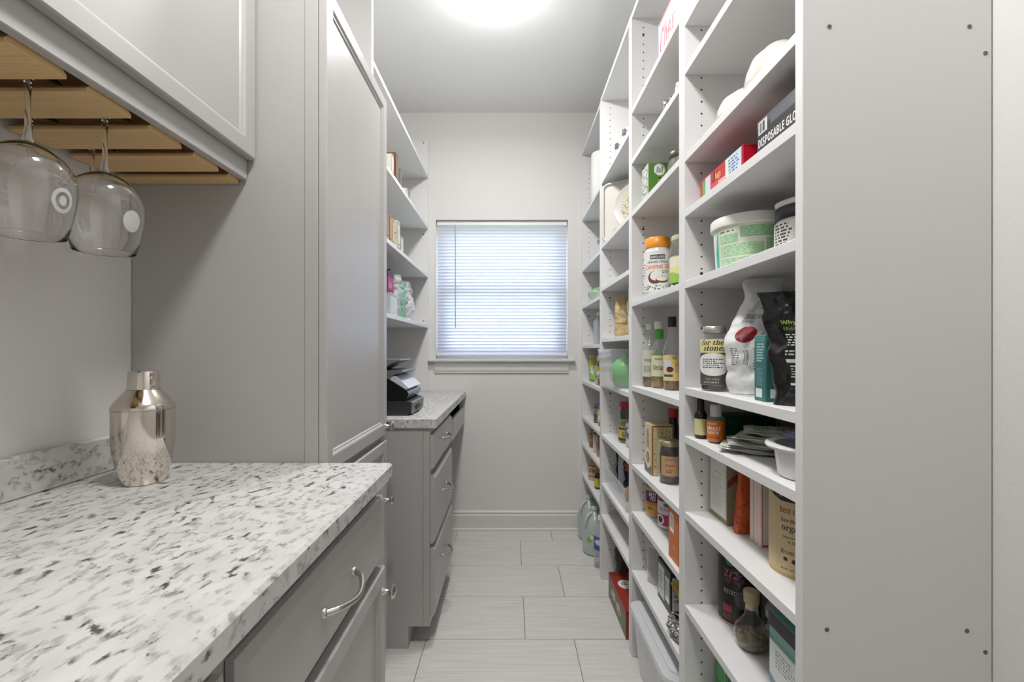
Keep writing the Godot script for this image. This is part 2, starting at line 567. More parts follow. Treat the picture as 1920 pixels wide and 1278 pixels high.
# ---------------------------------------------------------------- setting
func setting() -> void:
	# floor: grout bed with 12 x 24 inch tiles in a third-offset bond
	span(LEFT - 0.1, RIGHT + 0.1, -0.1, -0.004, FAR - 0.15, BACK + 0.1)
	var fl := struct("floor", mat(rgb(150, 147, 142), 0.9))
	var tile_m := []
	for k in 4:
		var tm := streaks(Color(0.835, 0.825, 0.808).lightened(0.012 * k), 0.075, true, Vector3(1.4, 1.4, 1.4), 40 + k, 0.42, 0.10)
		tile_m.append(tm)
	var rows_z := -0.6785 + 0.308 * 5   # a joint between rows lies at z = -1.800
	var meshes := {}
	var row := 0
	for k in range(-5, 12):
		var z1 := -1.800 + 0.308 * (k + 1)
		var z0 := -1.800 + 0.308 * k
		if z1 < FAR + 0.002 or z0 > BACK: continue
		var off := 0.261 if posmod(k, 2) == 0 else 0.061
		for j in range(-3, 4):
			var x0 := maxf(off + 0.606 * j, LEFT); var x1 := minf(off + 0.606 * (j + 1), RIGHT)
			if x1 - x0 < 0.01: continue
			var za := maxf(z0, FAR); var zb := minf(z1, BACK)
			span(x0 + 0.0015, x1 - 0.0015, -0.0035, 0.0, za + 0.0015, zb - 0.0015, 0.0008)
			part("tile", fl, tile_m[posmod(k * 3 + j * 5, 4)])
	# ceiling, walls
	span(LEFT - 0.1, RIGHT + 0.1, CEIL, CEIL + 0.1, FAR - 0.15, BACK + 0.1)
	struct("ceiling", M.ceiling)
	span(LEFT - 0.1, LEFT, 0, CEIL, FAR - 0.15, BACK + 0.1)
	struct("wall_left", M.wall)
	span(RIGHT, RIGHT + 0.1, 0, CEIL, FAR - 0.15, BACK + 0.1)
	struct("wall_right", M.wall)
	span(LEFT, RIGHT, 0, CEIL, BACK, BACK + 0.1)
	struct("wall_back", M.wall)
	var wx0 := -0.491; var wx1 := 0.379; var wy0 := 1.124; var wy1 := 2.037
	span(LEFT, wx0, 0, CEIL, FAR - 0.14, FAR)
	span(wx1, RIGHT, 0, CEIL, FAR - 0.14, FAR)
	span(wx0, wx1, 0, wy0, FAR - 0.14, FAR)
	span(wx0, wx1, wy1, CEIL, FAR - 0.14, FAR)
	struct("wall_far", M.wall)
	# baseboard with a moulded cap and a shoe
	var bb := [Vector2(0, 0), Vector2(0.024, 0), Vector2(0.024, 0.012), Vector2(0.015, 0.019), Vector2(0.015, 0.098), Vector2(0.011, 0.104), Vector2(0.011, 0.110), Vector2(0.013, 0.113), Vector2(0.013, 0.120), Vector2(0.005, 0.127), Vector2(0, 0.127)]
	xf = Transform3D(Basis(Vector3(0, 0, 1), Vector3(0, 1, 0), Vector3(-1, 0, 0)), Vector3(0, 0, FAR))
	prism(bb, -FRONT, -LEFT - 0.003)
	struct("baseboard_far", M.trim)
	xf = Transform3D(Basis(Vector3(-1, 0, 0), Vector3(0, 1, 0), Vector3(0, 0, -1)), Vector3(RIGHT, 0, 0))
	prism(bb, -BACK, 0.69)
	struct("baseboard_right", M.trim)
	# window: frame, two sashes, panes, stool and apron
	var w := frame_of("window_1")
	var zf := FAR - 0.135
	for s in [[wx0, wx0 + 0.03, wy0, wy1], [wx1 - 0.03, wx1, wy0, wy1], [wx0 + 0.03, wx1 - 0.03, wy1 - 0.03, wy1], [wx0 + 0.03, wx1 - 0.03, wy0, wy0 + 0.03]]:
		span(s[0], s[1], s[2], s[3], zf, zf + 0.055)
	struct("window_frame", M.vinyl, w)
	for k in 2:
		var y0 := wy0 + 0.03 if k == 0 else 1.575
		var y1 := 1.605 if k == 0 else wy1 - 0.03
		var z0 := zf + 0.028 if k == 0 else zf + 0.004
		var x0 := wx0 + 0.03; var x1 := wx1 - 0.03
		for s in [[x0, x0 + 0.042, y0, y1], [x1 - 0.042, x1, y0, y1], [x0 + 0.042, x1 - 0.042, y1 - 0.04, y1], [x0 + 0.042, x1 - 0.042, y0, y0 + 0.04]]:
			span(s[0], s[1], s[2], s[3], z0, z0 + 0.024, 0.003)
		var sash := struct("sash", M.vinyl, w)
		span(x0 + 0.042, x1 - 0.042, y0 + 0.04, y1 - 0.04, z0 + 0.010, z0 + 0.014)
		struct("pane", clear(Color(0.97, 1, 1), 0.03, 0.0), sash)
	span(-0.537, 0.420, 1.104, 1.124, FAR - 0.08, FAR + 0.040, 0.004)
	struct("window_sill", M.trim, w)
	xf = Transform3D(Basis(Vector3(0, 0, 1), Vector3(0, 1, 0), Vector3(-1, 0, 0)), Vector3(0, 0, FAR))
	prism([Vector2(0, 1.031), Vector2(0.010, 1.031), Vector2(0.010, 1.042), Vector2(0.014, 1.046), Vector2(0.014, 1.090), Vector2(0.020, 1.104), Vector2(0, 1.104)], -0.379, 0.494)
	struct("window_apron", M.trim, w)
	# the yard outside
	span(-14, 14, -0.7, -0.5, -30, FAR - 0.16)
	struct("ground", mat(rgb(96, 118, 70), 0.95))

func blind() -> void:
	var t := thing("window_blind", Vector3(-0.056, 1.128, FAR - 0.036), 0, "white horizontal slatted blind lowered over the window, with a tilt wand", "blind")
	var w := 0.862
	span(-w / 2, w / 2, 0.877, 0.907, -0.016, 0.016, 0.003)
	part("headrail", t, M.vinyl)
	span(-w / 2, w / 2, 0.012, 0.026, -0.013, 0.013, 0.003)
	part("bottom_rail", t, M.vinyl)
	# one curved slat, shared
	var tilt := deg_to_rad(60)
	var n := 7
	for side in [1.0, -1.0]:
		for k in n:
			var pr := []
			for kk in [k, k + 1]:
				var s := (float(kk) / n - 0.5) * 0.0255
				var bow := 0.0016 * (1.0 - pow(s / 0.0127, 2.0))
				var u := Vector2(cos(tilt), sin(tilt)); var v := Vector2(-sin(tilt), cos(tilt))
				pr.append(u * s + v * (bow + side * 0.0002))
			var a0 := Vector3(-w / 2, pr[0].y, pr[0].x); var a1 := Vector3(w / 2, pr[0].y, pr[0].x)
			var b0 := Vector3(-w / 2, pr[1].y, pr[1].x); var b1 := Vector3(w / 2, pr[1].y, pr[1].x)
			q_out(a0, a1, b1, b0, Vector3(0, cos(tilt), -sin(tilt)) * side)
	var slat := take()
	var sm := StandardMaterial3D.new()
	sm.albedo_color = rgb(240, 241, 243)
	sm.roughness = 0.45
	sm.backlight_enabled = true
	sm.backlight = Color(0.75, 0.76, 0.80)
	sm.cull_mode = BaseMaterial3D.CULL_DISABLED
	for k in 39:
		var o := MeshInstance3D.new()
		o.mesh = slat
		o.material_override = sm
		o.name = "slat" if k == 0 else "slat_%03d" % k
		o.position = Vector3(0, 0.038 + 0.0217 * k, 0)
		t.add_child(o, true)
	for x in [-0.27, 0.0, 0.27]:
		for z in [-0.0135, 0.0135]:
			span(x - 0.0006, x + 0.0006, 0.02, 0.88, z - 0.0004, z + 0.0004)
		part("ladder_cord", t, M.vinyl)
	tube([Vector3(-0.307, 0.880, 0.022), Vector3(-0.307, 0.20, 0.022)], [0.0036], 6)
	part("tilt_wand", t, mat(rgb(178, 180, 188), 0.3))

# ---------------------------------------------------------------- left side
const FACE_X := Basis(Vector3(0, 0, -1), Vector3(0, 1, 0), Vector3(1, 0, 0))   # local +z becomes world +x

func door_shape(w: float, h: float) -> void:        # flat frame with a bead round a recessed panel
	rect_rings(w, h, [Vector2(0, -0.019), Vector2(0, -0.003), Vector2(0.003, 0), Vector2(0.036, 0), Vector2(0.039, -0.001), Vector2(0.044, -0.005), Vector2(0.047, -0.005), Vector2(0.050, -0.009)])
	q(Vector3(w / 2, -h / 2, -0.019), Vector3(-w / 2, -h / 2, -0.019), Vector3(-w / 2, h / 2, -0.019), Vector3(w / 2, h / 2, -0.019))

func slab_shape(w: float, h: float) -> void:        # drawer front with a stepped, bevelled rim
	rect_rings(w, h, [Vector2(0, -0.019), Vector2(0, -0.009), Vector2(0.002, -0.007), Vector2(0.008, -0.002), Vector2(0.012, 0.0)])
	q(Vector3(w / 2, -h / 2, -0.019), Vector3(-w / 2, -h / 2, -0.019), Vector3(-w / 2, h / 2, -0.019), Vector3(w / 2, h / 2, -0.019))

func knob(parent: Node3D, at: Vector3) -> void:
	var p := [Vector2(0.0, 0.0), Vector2(0.009, 0.0), Vector2(0.008, 0.003), Vector2(0.0052, 0.006), Vector2(0.005, 0.014), Vector2(0.009, 0.018), Vector2(0.0155, 0.021), Vector2(0.0165, 0.024), Vector2(0.014, 0.0285), Vector2(0.007, 0.031), Vector2(0.0, 0.0315)]
	xf = Transform3D(Basis(Vector3(1, 0, 0), Vector3(0, 0, 1), Vector3(0, -1, 0)), at)
	lathe(p, 20)
	part("knob", parent, M.nickel)

func pull(parent: Node3D, at: Vector3, w: float) -> void:
	var pts := []; var rr := []
	for k in 17:
		var t := k / 16.0
		var x := (t - 0.5) * w
		var s := sin(PI * t)
		pts.append(at + Vector3(x, -0.008 * s * s, 0.004 + 0.030 * pow(s, 0.6)))
		rr.append(0.0038 + 0.0026 * pow(absf(2 * t - 1), 3.0) + 0.0012 * s)
	tube(pts, rr, 8)
	for sx in [-0.5, 0.5]:
		xf = Transform3D(Basis(Vector3(1, 0, 0), Vector3(0, 0, 1), Vector3(0, -1, 0)), at + Vector3(sx * w, 0, 0))
		lathe([Vector2(0, 0), Vector2(0.0085, 0), Vector2(0.008, 0.003), Vector2(0.006, 0.006), Vector2(0.0, 0.008)], 12)
	part("pull_handle", parent, M.nickel)

func front(called: String, parent: Node3D, x: float, z_near: float, z_far: float, y0: float, y1: float, kind: String) -> MeshInstance3D:
	# a door or drawer front on a left-hand cabinet: x is its face
	var w := z_near - z_far
	if kind == "door": door_shape(w, y1 - y0)
	else: slab_shape(w, y1 - y0)
	var o := part(called, parent, M.grey)
	o.transform = Transform3D(FACE_X, Vector3(x, (y0 + y1) / 2, (z_near + z_far) / 2) - parent.position)
	return o

func left_side() -> void:
	# base cabinets under the near worktop
	for k in 2:
		var zn := -0.475 if k == 0 else 0.22
		var zf := -1.06 if k == 0 else -0.475
		var t := thing("base_cabinet", Vector3(LEFT, 0, (zn + zf) / 2), 0, ["grey base cabinet under the worktop with an arched drawer pull, beside the tall cabinet", "grey base cabinet nearest the camera, left of the one with the arched pull"][k], "cabinet", "")
		var o := t.position
		xf = Transform3D(Basis.IDENTITY, -o)
		span(LEFT + 0.002, -0.322, 0.10, WORK - 0.038, zf, zn)
		span(LEFT + 0.002, -0.39, 0.0, 0.10, zf, zn)
		part("body", t, M.grey)
		var dn := zn - 0.018
		var df := zf + 0.002
		var dr := front("drawer", t, -0.301, dn, df, 0.690, 0.838, "slab")
		pull(dr, Vector3(0, -0.002, 0), 0.135)
		var d := front("door", t, -0.301, dn, df, 0.115, 0.668, "door")
		knob(d, Vector3((dn - df) / 2 - 0.022, 0.225, 0))
	# near worktop with a low splashback
	var wt := thing("granite_worktop", Vector3(LEFT, WORK - 0.038, -0.42), 0, "long white and black speckled granite worktop in the foreground", "worktop")
	xf = Transform3D(Basis.IDENTITY, -wt.position)
	span(LEFT + 0.001, -0.284, WORK - 0.038, WORK, -1.0605, 0.22, 0.005)
	part("slab", wt, M.granite)
	xf = Transform3D(Basis.IDENTITY, -wt.position)
	span(LEFT + 0.001, LEFT + 0.021, WORK, WORK + 0.078, -1.0575, 0.22, 0.003)
	part("splashback", wt, M.granite)
	# tall cabinet
	var tc := thing("tall_cabinet", Vector3(LEFT, 0, -1.32), 0, "tall grey pantry cabinet between the granite worktop and the desk", "cabinet")
	var o2 := tc.position
	xf = Transform3D(Basis.IDENTITY, -o2)
	span(LEFT + 0.002, -0.497, 0.0, 2.085, -1.578, -1.0615)
	span(-0.497, -0.463, 0.10, 2.085, -1.578, -1.072)
	part("body", tc, M.grey)
	xf = Transform3D(Basis.IDENTITY, -o2)
	span(-0.4965, -0.464, 0.10, 2.085, -1.0718, -1.0585, 0.002)
	part("face_frame", tc, M.grey)
	var up := front("door", tc, -0.443, -1.060, -1.577, 0.884, 2.074, "door")
	knob(up, Vector3(0.5 * 0.517 - 0.02, -0.564, 0))
	var lo := front("door", tc, -0.443, -1.060, -1.577, 0.115, 0.862, "door")
	knob(lo, Vector3(0.5 * 0.517 - 0.02, 0.165, 0))
	# wall cabinet with the stemware rack below it
	var uc := thing("wall_cabinet", Vector3(LEFT, 1.60, -0.5), 0, "grey wall cabinet hung above the worktop with the wine glass rack below", "cabinet")
	var o3 := uc.position
	xf = Transform3D(Basis.IDENTITY, -o3)
	span(LEFT + 0.002, -0.634, 1.664, 2.44, -1.059, 0.10)
	span(-0.652, -0.634, 1.594, 1.664, -1.059, 0.10, 0.002)
	part("body", uc, M.grey)
	xf = Transform3D(Basis.IDENTITY, -o3)
	span(LEFT + 0.002, -0.653, 1.658, 1.6635, -1.058, 0.10)
	part("underside_board", uc, M.rack_dark)
	front("door", uc, -0.613, -0.489, -1.057, 1.641, 2.42, "door")
	front("door", uc, -0.613, 0.09, -0.483, 1.641, 2.42, "door")
	var rk := thing("stemware_rack", Vector3(LEFT, 1.588, -0.75), 0, "pale wooden stemware rack of parallel rails under the wall cabinet", "glass rack")
	for e in [[-0.457, -0.537], [-0.567, -0.647], [-0.677, -0.757], [-0.793, -0.873], [-0.904, -0.984], [-1.014, -1.0575]]:
		xf = Transform3D(Basis.IDENTITY, -rk.position)
		var zm: float = (e[0] + e[1]) / 2
		var hw: float = absf(e[0] - e[1]) / 2
		var pr := [Vector2(-hw, 1.5845), Vector2(hw, 1.5845), Vector2(hw, 1.590), Vector2(hw - 0.006, 1.5965), Vector2(0.010, 1.598), Vector2(0.010, 1.6575), Vector2(-0.010, 1.6575), Vector2(-0.010, 1.598), Vector2(-hw + 0.006, 1.5965), Vector2(-hw, 1.590)]
		if hw < 0.03: pr = [Vector2(-hw, 1.5845), Vector2(hw, 1.5845), Vector2(hw, 1.590), Vector2(hw - 0.006, 1.5965), Vector2(-hw + 0.02, 1.598), Vector2(-hw + 0.02, 1.6575), Vector2(-hw, 1.6575)]
		xf = Transform3D(Basis.IDENTITY, -rk.position) * Transform3D(Basis(Vector3(0, 0, 1), Vector3(0, 1, 0), Vector3(-1, 0, 0)), Vector3(0, 0, zm))
		prism(pr, 0.6535, 0.908)
		part("rail", rk, M.rack)
	wine_glasses()
	# shaker
	var sh := thing("cocktail_shaker", Vector3(-0.755, WORK, -0.905), 0, "silver cocktail shaker standing on the granite worktop", "cocktail shaker")
	lathe([Vector2(0.0, 0.0), Vector2(0.0345, 0.0), Vector2(0.037, 0.003), Vector2(0.042, 0.022), Vector2(0.0475, 0.045), Vector2(0.0512, 0.070), Vector2(0.0525, 0.095), Vector2(0.0525, 0.148), Vector2(0.0525, 0.1508)], 48)
	part("body", sh, M.silver)
	lathe([Vector2(0.0525, 0.1512), Vector2(0.0538, 0.1525), Vector2(0.0530, 0.158), Vector2(0.0485, 0.165), Vector2(0.0425, 0.173), Vector2(0.0365, 0.181), Vector2(0.0315, 0.187), Vector2(0.0285, 0.191)], 48)
	part("shoulder", sh, M.silver)
	lathe([Vector2(0.0285, 0.1915), Vector2(0.0275, 0.196), Vector2(0.0258, 0.226), Vector2(0.0245, 0.2285), Vector2(0.0, 0.2295)], 40)
	part("cap", sh, M.silver)

const BOWL := [Vector2(0.0040, -0.098), Vector2(0.0120, -0.101), Vector2(0.0266, -0.109), Vector2(0.0409, -0.121), Vector2(0.0506, -0.137), Vector2(0.0552, -0.156), Vector2(0.0552, -0.172), Vector2(0.0524, -0.196), Vector2(0.0475, -0.220), Vector2(0.0431, -0.240)]

func bowl_r(y: float, k: float) -> float:
	for i in BOWL.size() - 1:
		if y <= BOWL[i].y and y >= BOWL[i + 1].y:
			return k * lerpf(BOWL[i].x, BOWL[i + 1].x, (y - BOWL[i].y) / (BOWL[i + 1].y - BOWL[i].y))
	return k * 0.05

func wine_glasses() -> void:
	var list := [
		[-0.727, -0.662, 1.0, "large upside-down wine glass with an etched ring, front row nearest the camera", 1],
		[-0.715, -0.775, 1.0, "upside-down wine glass with a frosted oval mark, front row nearer the tall cabinet", 2],
		[-0.848, -0.775, 0.98, "upside-down wine glass in the row by the wall, behind the one with the etched ring", 0],
		[-0.846, -0.8885, 0.86, "smaller upside-down wine glass by the wall, nearest the tall cabinet", 0]]
	for g in list:
		var t := thing("wine_glass", Vector3(g[0], 1.5985, g[1]), 0, g[3], "wine glass", "wine glasses hanging in the rack")
		var k: float = g[2]
		lathe([Vector2(0.0, 0.0002), Vector2(0.036, 0.0008), Vector2(0.036, 0.0022), Vector2(0.034, 0.0032), Vector2(0.0, 0.006)], 32)
		part("foot", t, M.crystal)
		lathe([Vector2(0.007, -0.0985), Vector2(0.0045, -0.09), Vector2(0.0036, -0.075), Vector2(0.0036, -0.03), Vector2(0.0045, -0.008), Vector2(0.008, 0.0), Vector2(0.0, 0.0001)], 14)
		part("stem", t, M.crystal)
		var p := []
		for v in BOWL: p.append(Vector2(v.x * k, -0.098 + (v.y + 0.098) * k))
		var glass: Material = M.crystal if g[4] > 0 else M.glass
		if g[4] > 0:      # a wall of real thickness: inside down to the rim, round it and back up the outside
			var rimr: float = p[p.size() - 1].x
			var rimy: float = p[p.size() - 1].y
			var whole := [Vector2(0.0, -0.1006)]
			for v in p: whole.append(Vector2(maxf(v.x - 0.0011, 0.0), v.y - 0.0016 if v.x < 0.03 else v.y))
			whole.append(Vector2(rimr - 0.0006, rimy - 0.0005))
			p.reverse()
			whole.append_array(p)
			whole.append(Vector2(0.0, -0.0978))
			lathe(whole, 64)
		else:
			p.reverse()
			lathe(p, 48)
		var b := part("bowl", t, glass)
		if g[4] > 0:
			var a0 := 1.56 if g[4] == 1 else 1.46
			var inner_f := 0.68 if g[4] == 1 else 0.0
			var f := func(u: float, v: float) -> Vector3:
				var rho := lerpf(inner_f, 1.0, v)
				var y := -0.188 + 0.0186 * rho * sin(u)
				return ring_at(bowl_r(y, k) + 0.0006, y, a0 + 0.28 * rho * cos(u))
			surface(f, 0.0, TAU, 0.001, 1.0, 28, 3, true)
			part("etched_mark", b, M.frost)
			if g[4] == 1:
				var f2 := func(u: float, v: float) -> Vector3:
					var y2 := -0.188 + 0.0075 * sin(u) * v
					return ring_at(bowl_r(y2, k) + 0.0006, y2, a0 + 0.10 * v * cos(u))
				surface(f2, 0.0, TAU, 0.01, 1.0, 16, 2, true)
				part("etched_mark", b, M.frost)

func desk_corner() -> void:
	var zc0 := -1.742; var zc1 := -2.272
	var t := thing("drawer_cabinet", Vector3(-0.6, 0, (zc0 + zc1) / 2), 0, "grey three-drawer cabinet under the granite desk top", "cabinet")
	var o := t.position
	# side with the toe notch, extruded along z
	xf = Transform3D(Basis.IDENTITY, -o)
	prism([Vector2(LEFT + 0.002, 0), Vector2(-0.405, 0), Vector2(-0.405, 0.088), Vector2(-0.347, 0.088), Vector2(-0.347, WORK - 0.039), Vector2(LEFT + 0.002, WORK - 0.039)], zc1, zc0)
	part("body", t, M.grey)
	xf = Transform3D(Basis.IDENTITY, -o)
	span(-0.3465, -0.320, 0.088, WORK - 0.039, zc1, zc0 - 0.0005, 0.001)
	part("face_frame", t, M.grey)
	for y in [[0.712, 0.846], [0.413, 0.682], [0.122, 0.394]]:
		var d := front("drawer", t, -0.300, zc0 - 0.008, zc1 + 0.004, y[0], y[1], "slab")
		pull(d, Vector3(0.0, 0.012, 0), 0.11)
	var wt := thing("granite_desktop", Vector3(-0.6, WORK - 0.041, -2.3), 0, "smaller granite desk top in the far left corner below the window", "worktop")
	xf = Transform3D(Basis.IDENTITY, -wt.position)
	span(LEFT + 0.001, -0.292, WORK - 0.041, WORK, FAR + 0.001, -1.731, 0.004)
	part("slab", wt, M.granite)
	var kd := thing("keyboard_drawer", Vector3(-0.6, 0.70, -2.58), 0, "grey keyboard drawer hanging under the desk top by the far wall", "drawer")
	var f := front("front_panel", kd, -0.300, -2.305, -2.875, 0.700, 0.812, "slab")
	xf = Transform3D(Basis.IDENTITY, -kd.position)
	span(-0.84, -0.3205, 0.750, 0.772, -2.86, -2.32)
	part("tray", kd, mat(rgb(24, 24, 25), 0.5))
	for z in [-2.292, -2.882]:
		xf = Transform3D(Basis.IDENTITY, -kd.position)
		span(-0.84, -0.335, 0.735, WORK - 0.0415, z - 0.006, z + 0.006)
		part("slide_rail", kd, mat(rgb(24, 24, 25), 0.5))
	# shelving above the desk
	var s := thing("wall_shelves", Vector3(-0.6, 0, -2.3), 0, "white four-shelf unit on the left above the desk", "shelves")
	for z in [[-1.70, -1.7235], [-2.866, FAR + 0.0005]]:
		xf = Transform3D(Basis.IDENTITY, -s.position)
		span(LEFT + 0.001, -0.537, 0.0 if z[0] > -2 else WORK + 0.001, 2.575 if z[0] > -2 else 2.545, z[1], z[0], 0.001)
		var p := part("side_panel", s, M.white)
		for yy in ([2.31] if z[0] > -2 else [2.531, 1.935, 1.37]):
			xf = Transform3D(Basis(Vector3(1, 0, 0), Vector3(0, 0, 1), Vector3(0, -1, 0)), Vector3(-0.567, yy, z[0]) - s.position)
			lathe([Vector2(0.0, 0.0), Vector2(0.005, 0.0), Vector2(0.005, 0.0008), Vector2(0.0, 0.001)], 10)
			part("screw", p, mat(rgb(120, 118, 114), 0.5))
	for y in [2.301, 1.970, 1.652, 1.325]:
		xf = Transform3D(Basis.IDENTITY, -s.position)
		span(LEFT + 0.001, -0.537, y, y + 0.02, -2.8655, -1.724, 0.001)
		part("shelf", s, M.white)
	printer()
	left_shelf_things()

func printer() -> void:
	var z1 := -1.80; var z0 := -2.05
	var t := thing("printer", Vector3(-0.60, WORK, -1.93), 0, "black and grey all-in-one printer on the granite desk top", "printer")
	var off := Transform3D(Basis.IDENTITY, Vector3(0.60, 0, 1.93))
	var prof := func(called: String, pts: Array, za: float, zb: float, m: Material) -> MeshInstance3D:
		xf = off
		prism(pts, za, zb)
		return part(called, t, m)
	prof.call("base", [Vector2(-0.87, 0), Vector2(-0.425, 0), Vector2(-0.413, 0.010), Vector2(-0.411, 0.055), Vector2(-0.43, 0.060), Vector2(-0.87, 0.060)], z0, z1, M.dark_plastic)
	prof.call("output_tray", [Vector2(-0.411, 0.004), Vector2(-0.406, 0.006), Vector2(-0.402, 0.050), Vector2(-0.410, 0.056)], z0 + 0.01, z1 - 0.012, M.mid_plastic)
	prof.call("body", [Vector2(-0.87, 0.0605), Vector2(-0.435, 0.0605), Vector2(-0.425, 0.070), Vector2(-0.417, 0.092), Vector2(-0.430, 0.106), Vector2(-0.500, 0.150), Vector2(-0.87, 0.150)], z0, z1, M.gloss_black)
	prof.call("control_panel", [Vector2(-0.4295, 0.1068), Vector2(-0.417, 0.112), Vector2(-0.470, 0.163), Vector2(-0.496, 0.163), Vector2(-0.4995, 0.1508)], z0 + 0.005, z1 - 0.006, mat(rgb(205, 207, 214), 0.35))
	prof.call("scanner_lid", [Vector2(-0.87, 0.151), Vector2(-0.50, 0.1515), Vector2(-0.482, 0.166), Vector2(-0.455, 0.172), Vector2(-0.440, 0.180), Vector2(-0.446, 0.186), Vector2(-0.52, 0.184), Vector2(-0.87, 0.184)], z0 + 0.01, z1, M.mid_plastic)
	prof.call("feeder_tray", [Vector2(-0.87, 0.185), Vector2(-0.55, 0.185), Vector2(-0.52, 0.196), Vector2(-0.497, 0.212), Vector2(-0.455, 0.226), Vector2(-0.462, 0.230), Vector2(-0.53, 0.229), Vector2(-0.87, 0.235)], z0 + 0.02, z1 - 0.02, mat(rgb(118, 120, 124), 0.4))
	xf = off
	span(-0.4015, -0.398, 0.018, 0.034, -1.945, -1.865)
	part("tray_slot", t, mat(rgb(12, 12, 12), 0.5))

# ---------------------------------------------------------------- right-hand shelving
func bookcase(z_near: float, z_far: float, shelves: Array, label: String, lowest_top: float, dots: Array) -> void:
	var t := thing("bookcase", Vector3((FRONT + 0.77) / 2, 0, -(z_near + z_far) / 2), 0, label, "bookcase", "bookcases along the right wall")
	var o := Transform3D(Basis.IDENTITY, -t.position)
	for k in 2:
		var z := -z_near - 0.019 if k == 0 else -z_far
		xf = o
		span(FRONT, 0.7705, 0.0, lowest_top + 0.02, z + 0.0002, z + 0.0188, 0.0012)
		var pnl := part("side_panel", t, M.white)
		# rows of shelf-pin holes on the inner face
		var face: float = z + 0.019 if k == 1 else z
		var sg := 1.0 if k == 1 else -1.0
		for x in [FRONT + 0.046, 0.770 - 0.05]:
			var y := 0.155
			while y < lowest_top - 0.03:
				xf = o * Transform3D(Basis(Vector3(1, 0, 0), Vector3(0, 0, sg), Vector3(0, -sg, 0)), Vector3(x, y, face))
				lathe([Vector2(0.0024, -0.0006), Vector2(0.0026, 0.0003), Vector2(0.0, 0.0002)], 8)
				y += 0.032
			for y2 in dots:
				xf = o * Transform3D(Basis(Vector3(1, 0, 0), Vector3(0, 0, sg), Vector3(0, -sg, 0)), Vector3(x, y2, face))
				lathe([Vector2(0.0042, -0.0006), Vector2(0.0044, 0.0005), Vector2(0.0, 0.0004)], 10)
		stuff(part("pin_holes", pnl, mat(rgb(46, 43, 40), 0.9)))
		if k == 0 and z_near < 0.8:
			for s in [[0.510, 1.7025], [0.734, 1.7025], [0.7595, 1.660], [0.506, 0.739], [0.730, 0.737], [0.7595, 0.703]]:
				xf = o * Transform3D(Basis(Vector3(1, 0, 0), Vector3(0, 0, 1), Vector3(0, -1, 0)), Vector3(s[0], s[1], -z_near))
				lathe([Vector2(0.0036, -0.0005), Vector2(0.0036, 0.0004), Vector2(0.0012, 0.0001), Vector2(0.0, -0.0002)], 10)
				part("screw", pnl, mat(rgb(112, 110, 106), 0.4, 0.6))
	xf = o
	span(FRONT + 0.001, 0.764, lowest_top, lowest_top + 0.02, -z_far + 0.0192, -z_near - 0.0192, 0.001)
	part("top_board", t, M.white)
	xf = o
	span(0.7645, 0.7705, 0.03, lowest_top + 0.02, -z_far + 0.0192, -z_near - 0.0192)
	part("back_panel", t, M.white)
	for y in shelves:
		xf = o
		span(FRONT + 0.001, 0.764, y - 0.02, y, -z_far + 0.0192, -z_near - 0.0192, 0.001)
		part("shelf", t, M.white)

# ---------------------------------------------------------------- containers
func sleeve(r0: float, r1: float, y0: float, y1: float, a0: float, a1: float) -> void:
	lathe([Vector2(r0, y0), Vector2(r1, y1)], 20, a0, a1)

func jar(called: String, label: String, cat: String, at: Vector3, r: float, h: float, o: Dictionary, group := "") -> Node3D:
	# a round container: body, what is inside, lid, label
	var t := thing(called, at, 0, label, cat, group)
	var lid_h: float = o.get("lid_h", 0.016)
	var lid_r: float = o.get("lid_r", r * 0.86)
	var bh := h - lid_h
	var neck: float = o.get("neck", 0.014)
	var p := [Vector2(0, 0.0005), Vector2(r - 0.004, 0.0005), Vector2(r, 0.005), Vector2(r, bh - neck - 0.012), Vector2(r * 0.985, bh - neck - 0.004), Vector2(lid_r * 0.97, bh - neck * 0.4), Vector2(lid_r * 0.95, bh)]
	lathe(p, 28)
	part("body", t, o.get("body", M.jar_glass))
	if o.has("fill"):
		var fh: float = o.get("fill_h", 0.8) * bh
		lathe([Vector2(0, 0.003), Vector2(r - 0.005, 0.003), Vector2(r - 0.0025, 0.007), Vector2(r - 0.0025, minf(fh, bh - neck - 0.014)), Vector2(r * 0.8, fh), Vector2(0, fh)], 24)
		part("contents", t, o.fill)
	if lid_h > 0.0:
		lathe([Vector2(0.0, bh - 0.001), Vector2(lid_r, bh - 0.001), Vector2(lid_r + 0.0008, bh + 0.002), Vector2(lid_r, h - 0.002), Vector2(lid_r - 0.002, h), Vector2(0, h)], 28)
		part("lid", t, o.get("lid", mat(rgb(230, 230, 228), 0.4)))
	if o.has("label"):
		var y0: float = o.get("l0", 0.15) * h
		var y1: float = o.get("l1", 0.65) * h
		var aim: float = o.get("aim", -0.40)
		var sp: float = o.get("spread", 1.25)
		sleeve(r + 0.0005, r + 0.0005, y0, y1, aim - sp, aim + sp)
		part("paper_label", t, o.label)
	return t

func can(called: String, label: String, cat: String, at: Vector3, r: float, h: float, art: Material, group := "", rim := true, aim := -0.4) -> Node3D:
	var t := thing(called, at, 0, label, cat, group)
	lathe([Vector2(0, 0.001), Vector2(r - 0.003, 0.001), Vector2(r, 0.0), Vector2(r + 0.0008, 0.002), Vector2(r, 0.005), Vector2(r, h - 0.005), Vector2(r + 0.0008, h - 0.002), Vector2(r, h), Vector2(r - 0.003, h - 0.003), Vector2(0, h - 0.003)], 32)
	part("body", t, mat(rgb(176, 174, 168), 0.3, 0.8) if rim else mat(rgb(196, 170, 128), 0.7))
	sleeve(r + 0.0006, r + 0.0006, 0.006, h - 0.006, aim - PI * 0.98, aim + PI * 0.98)
	part("paper_label", t, art)
	return t

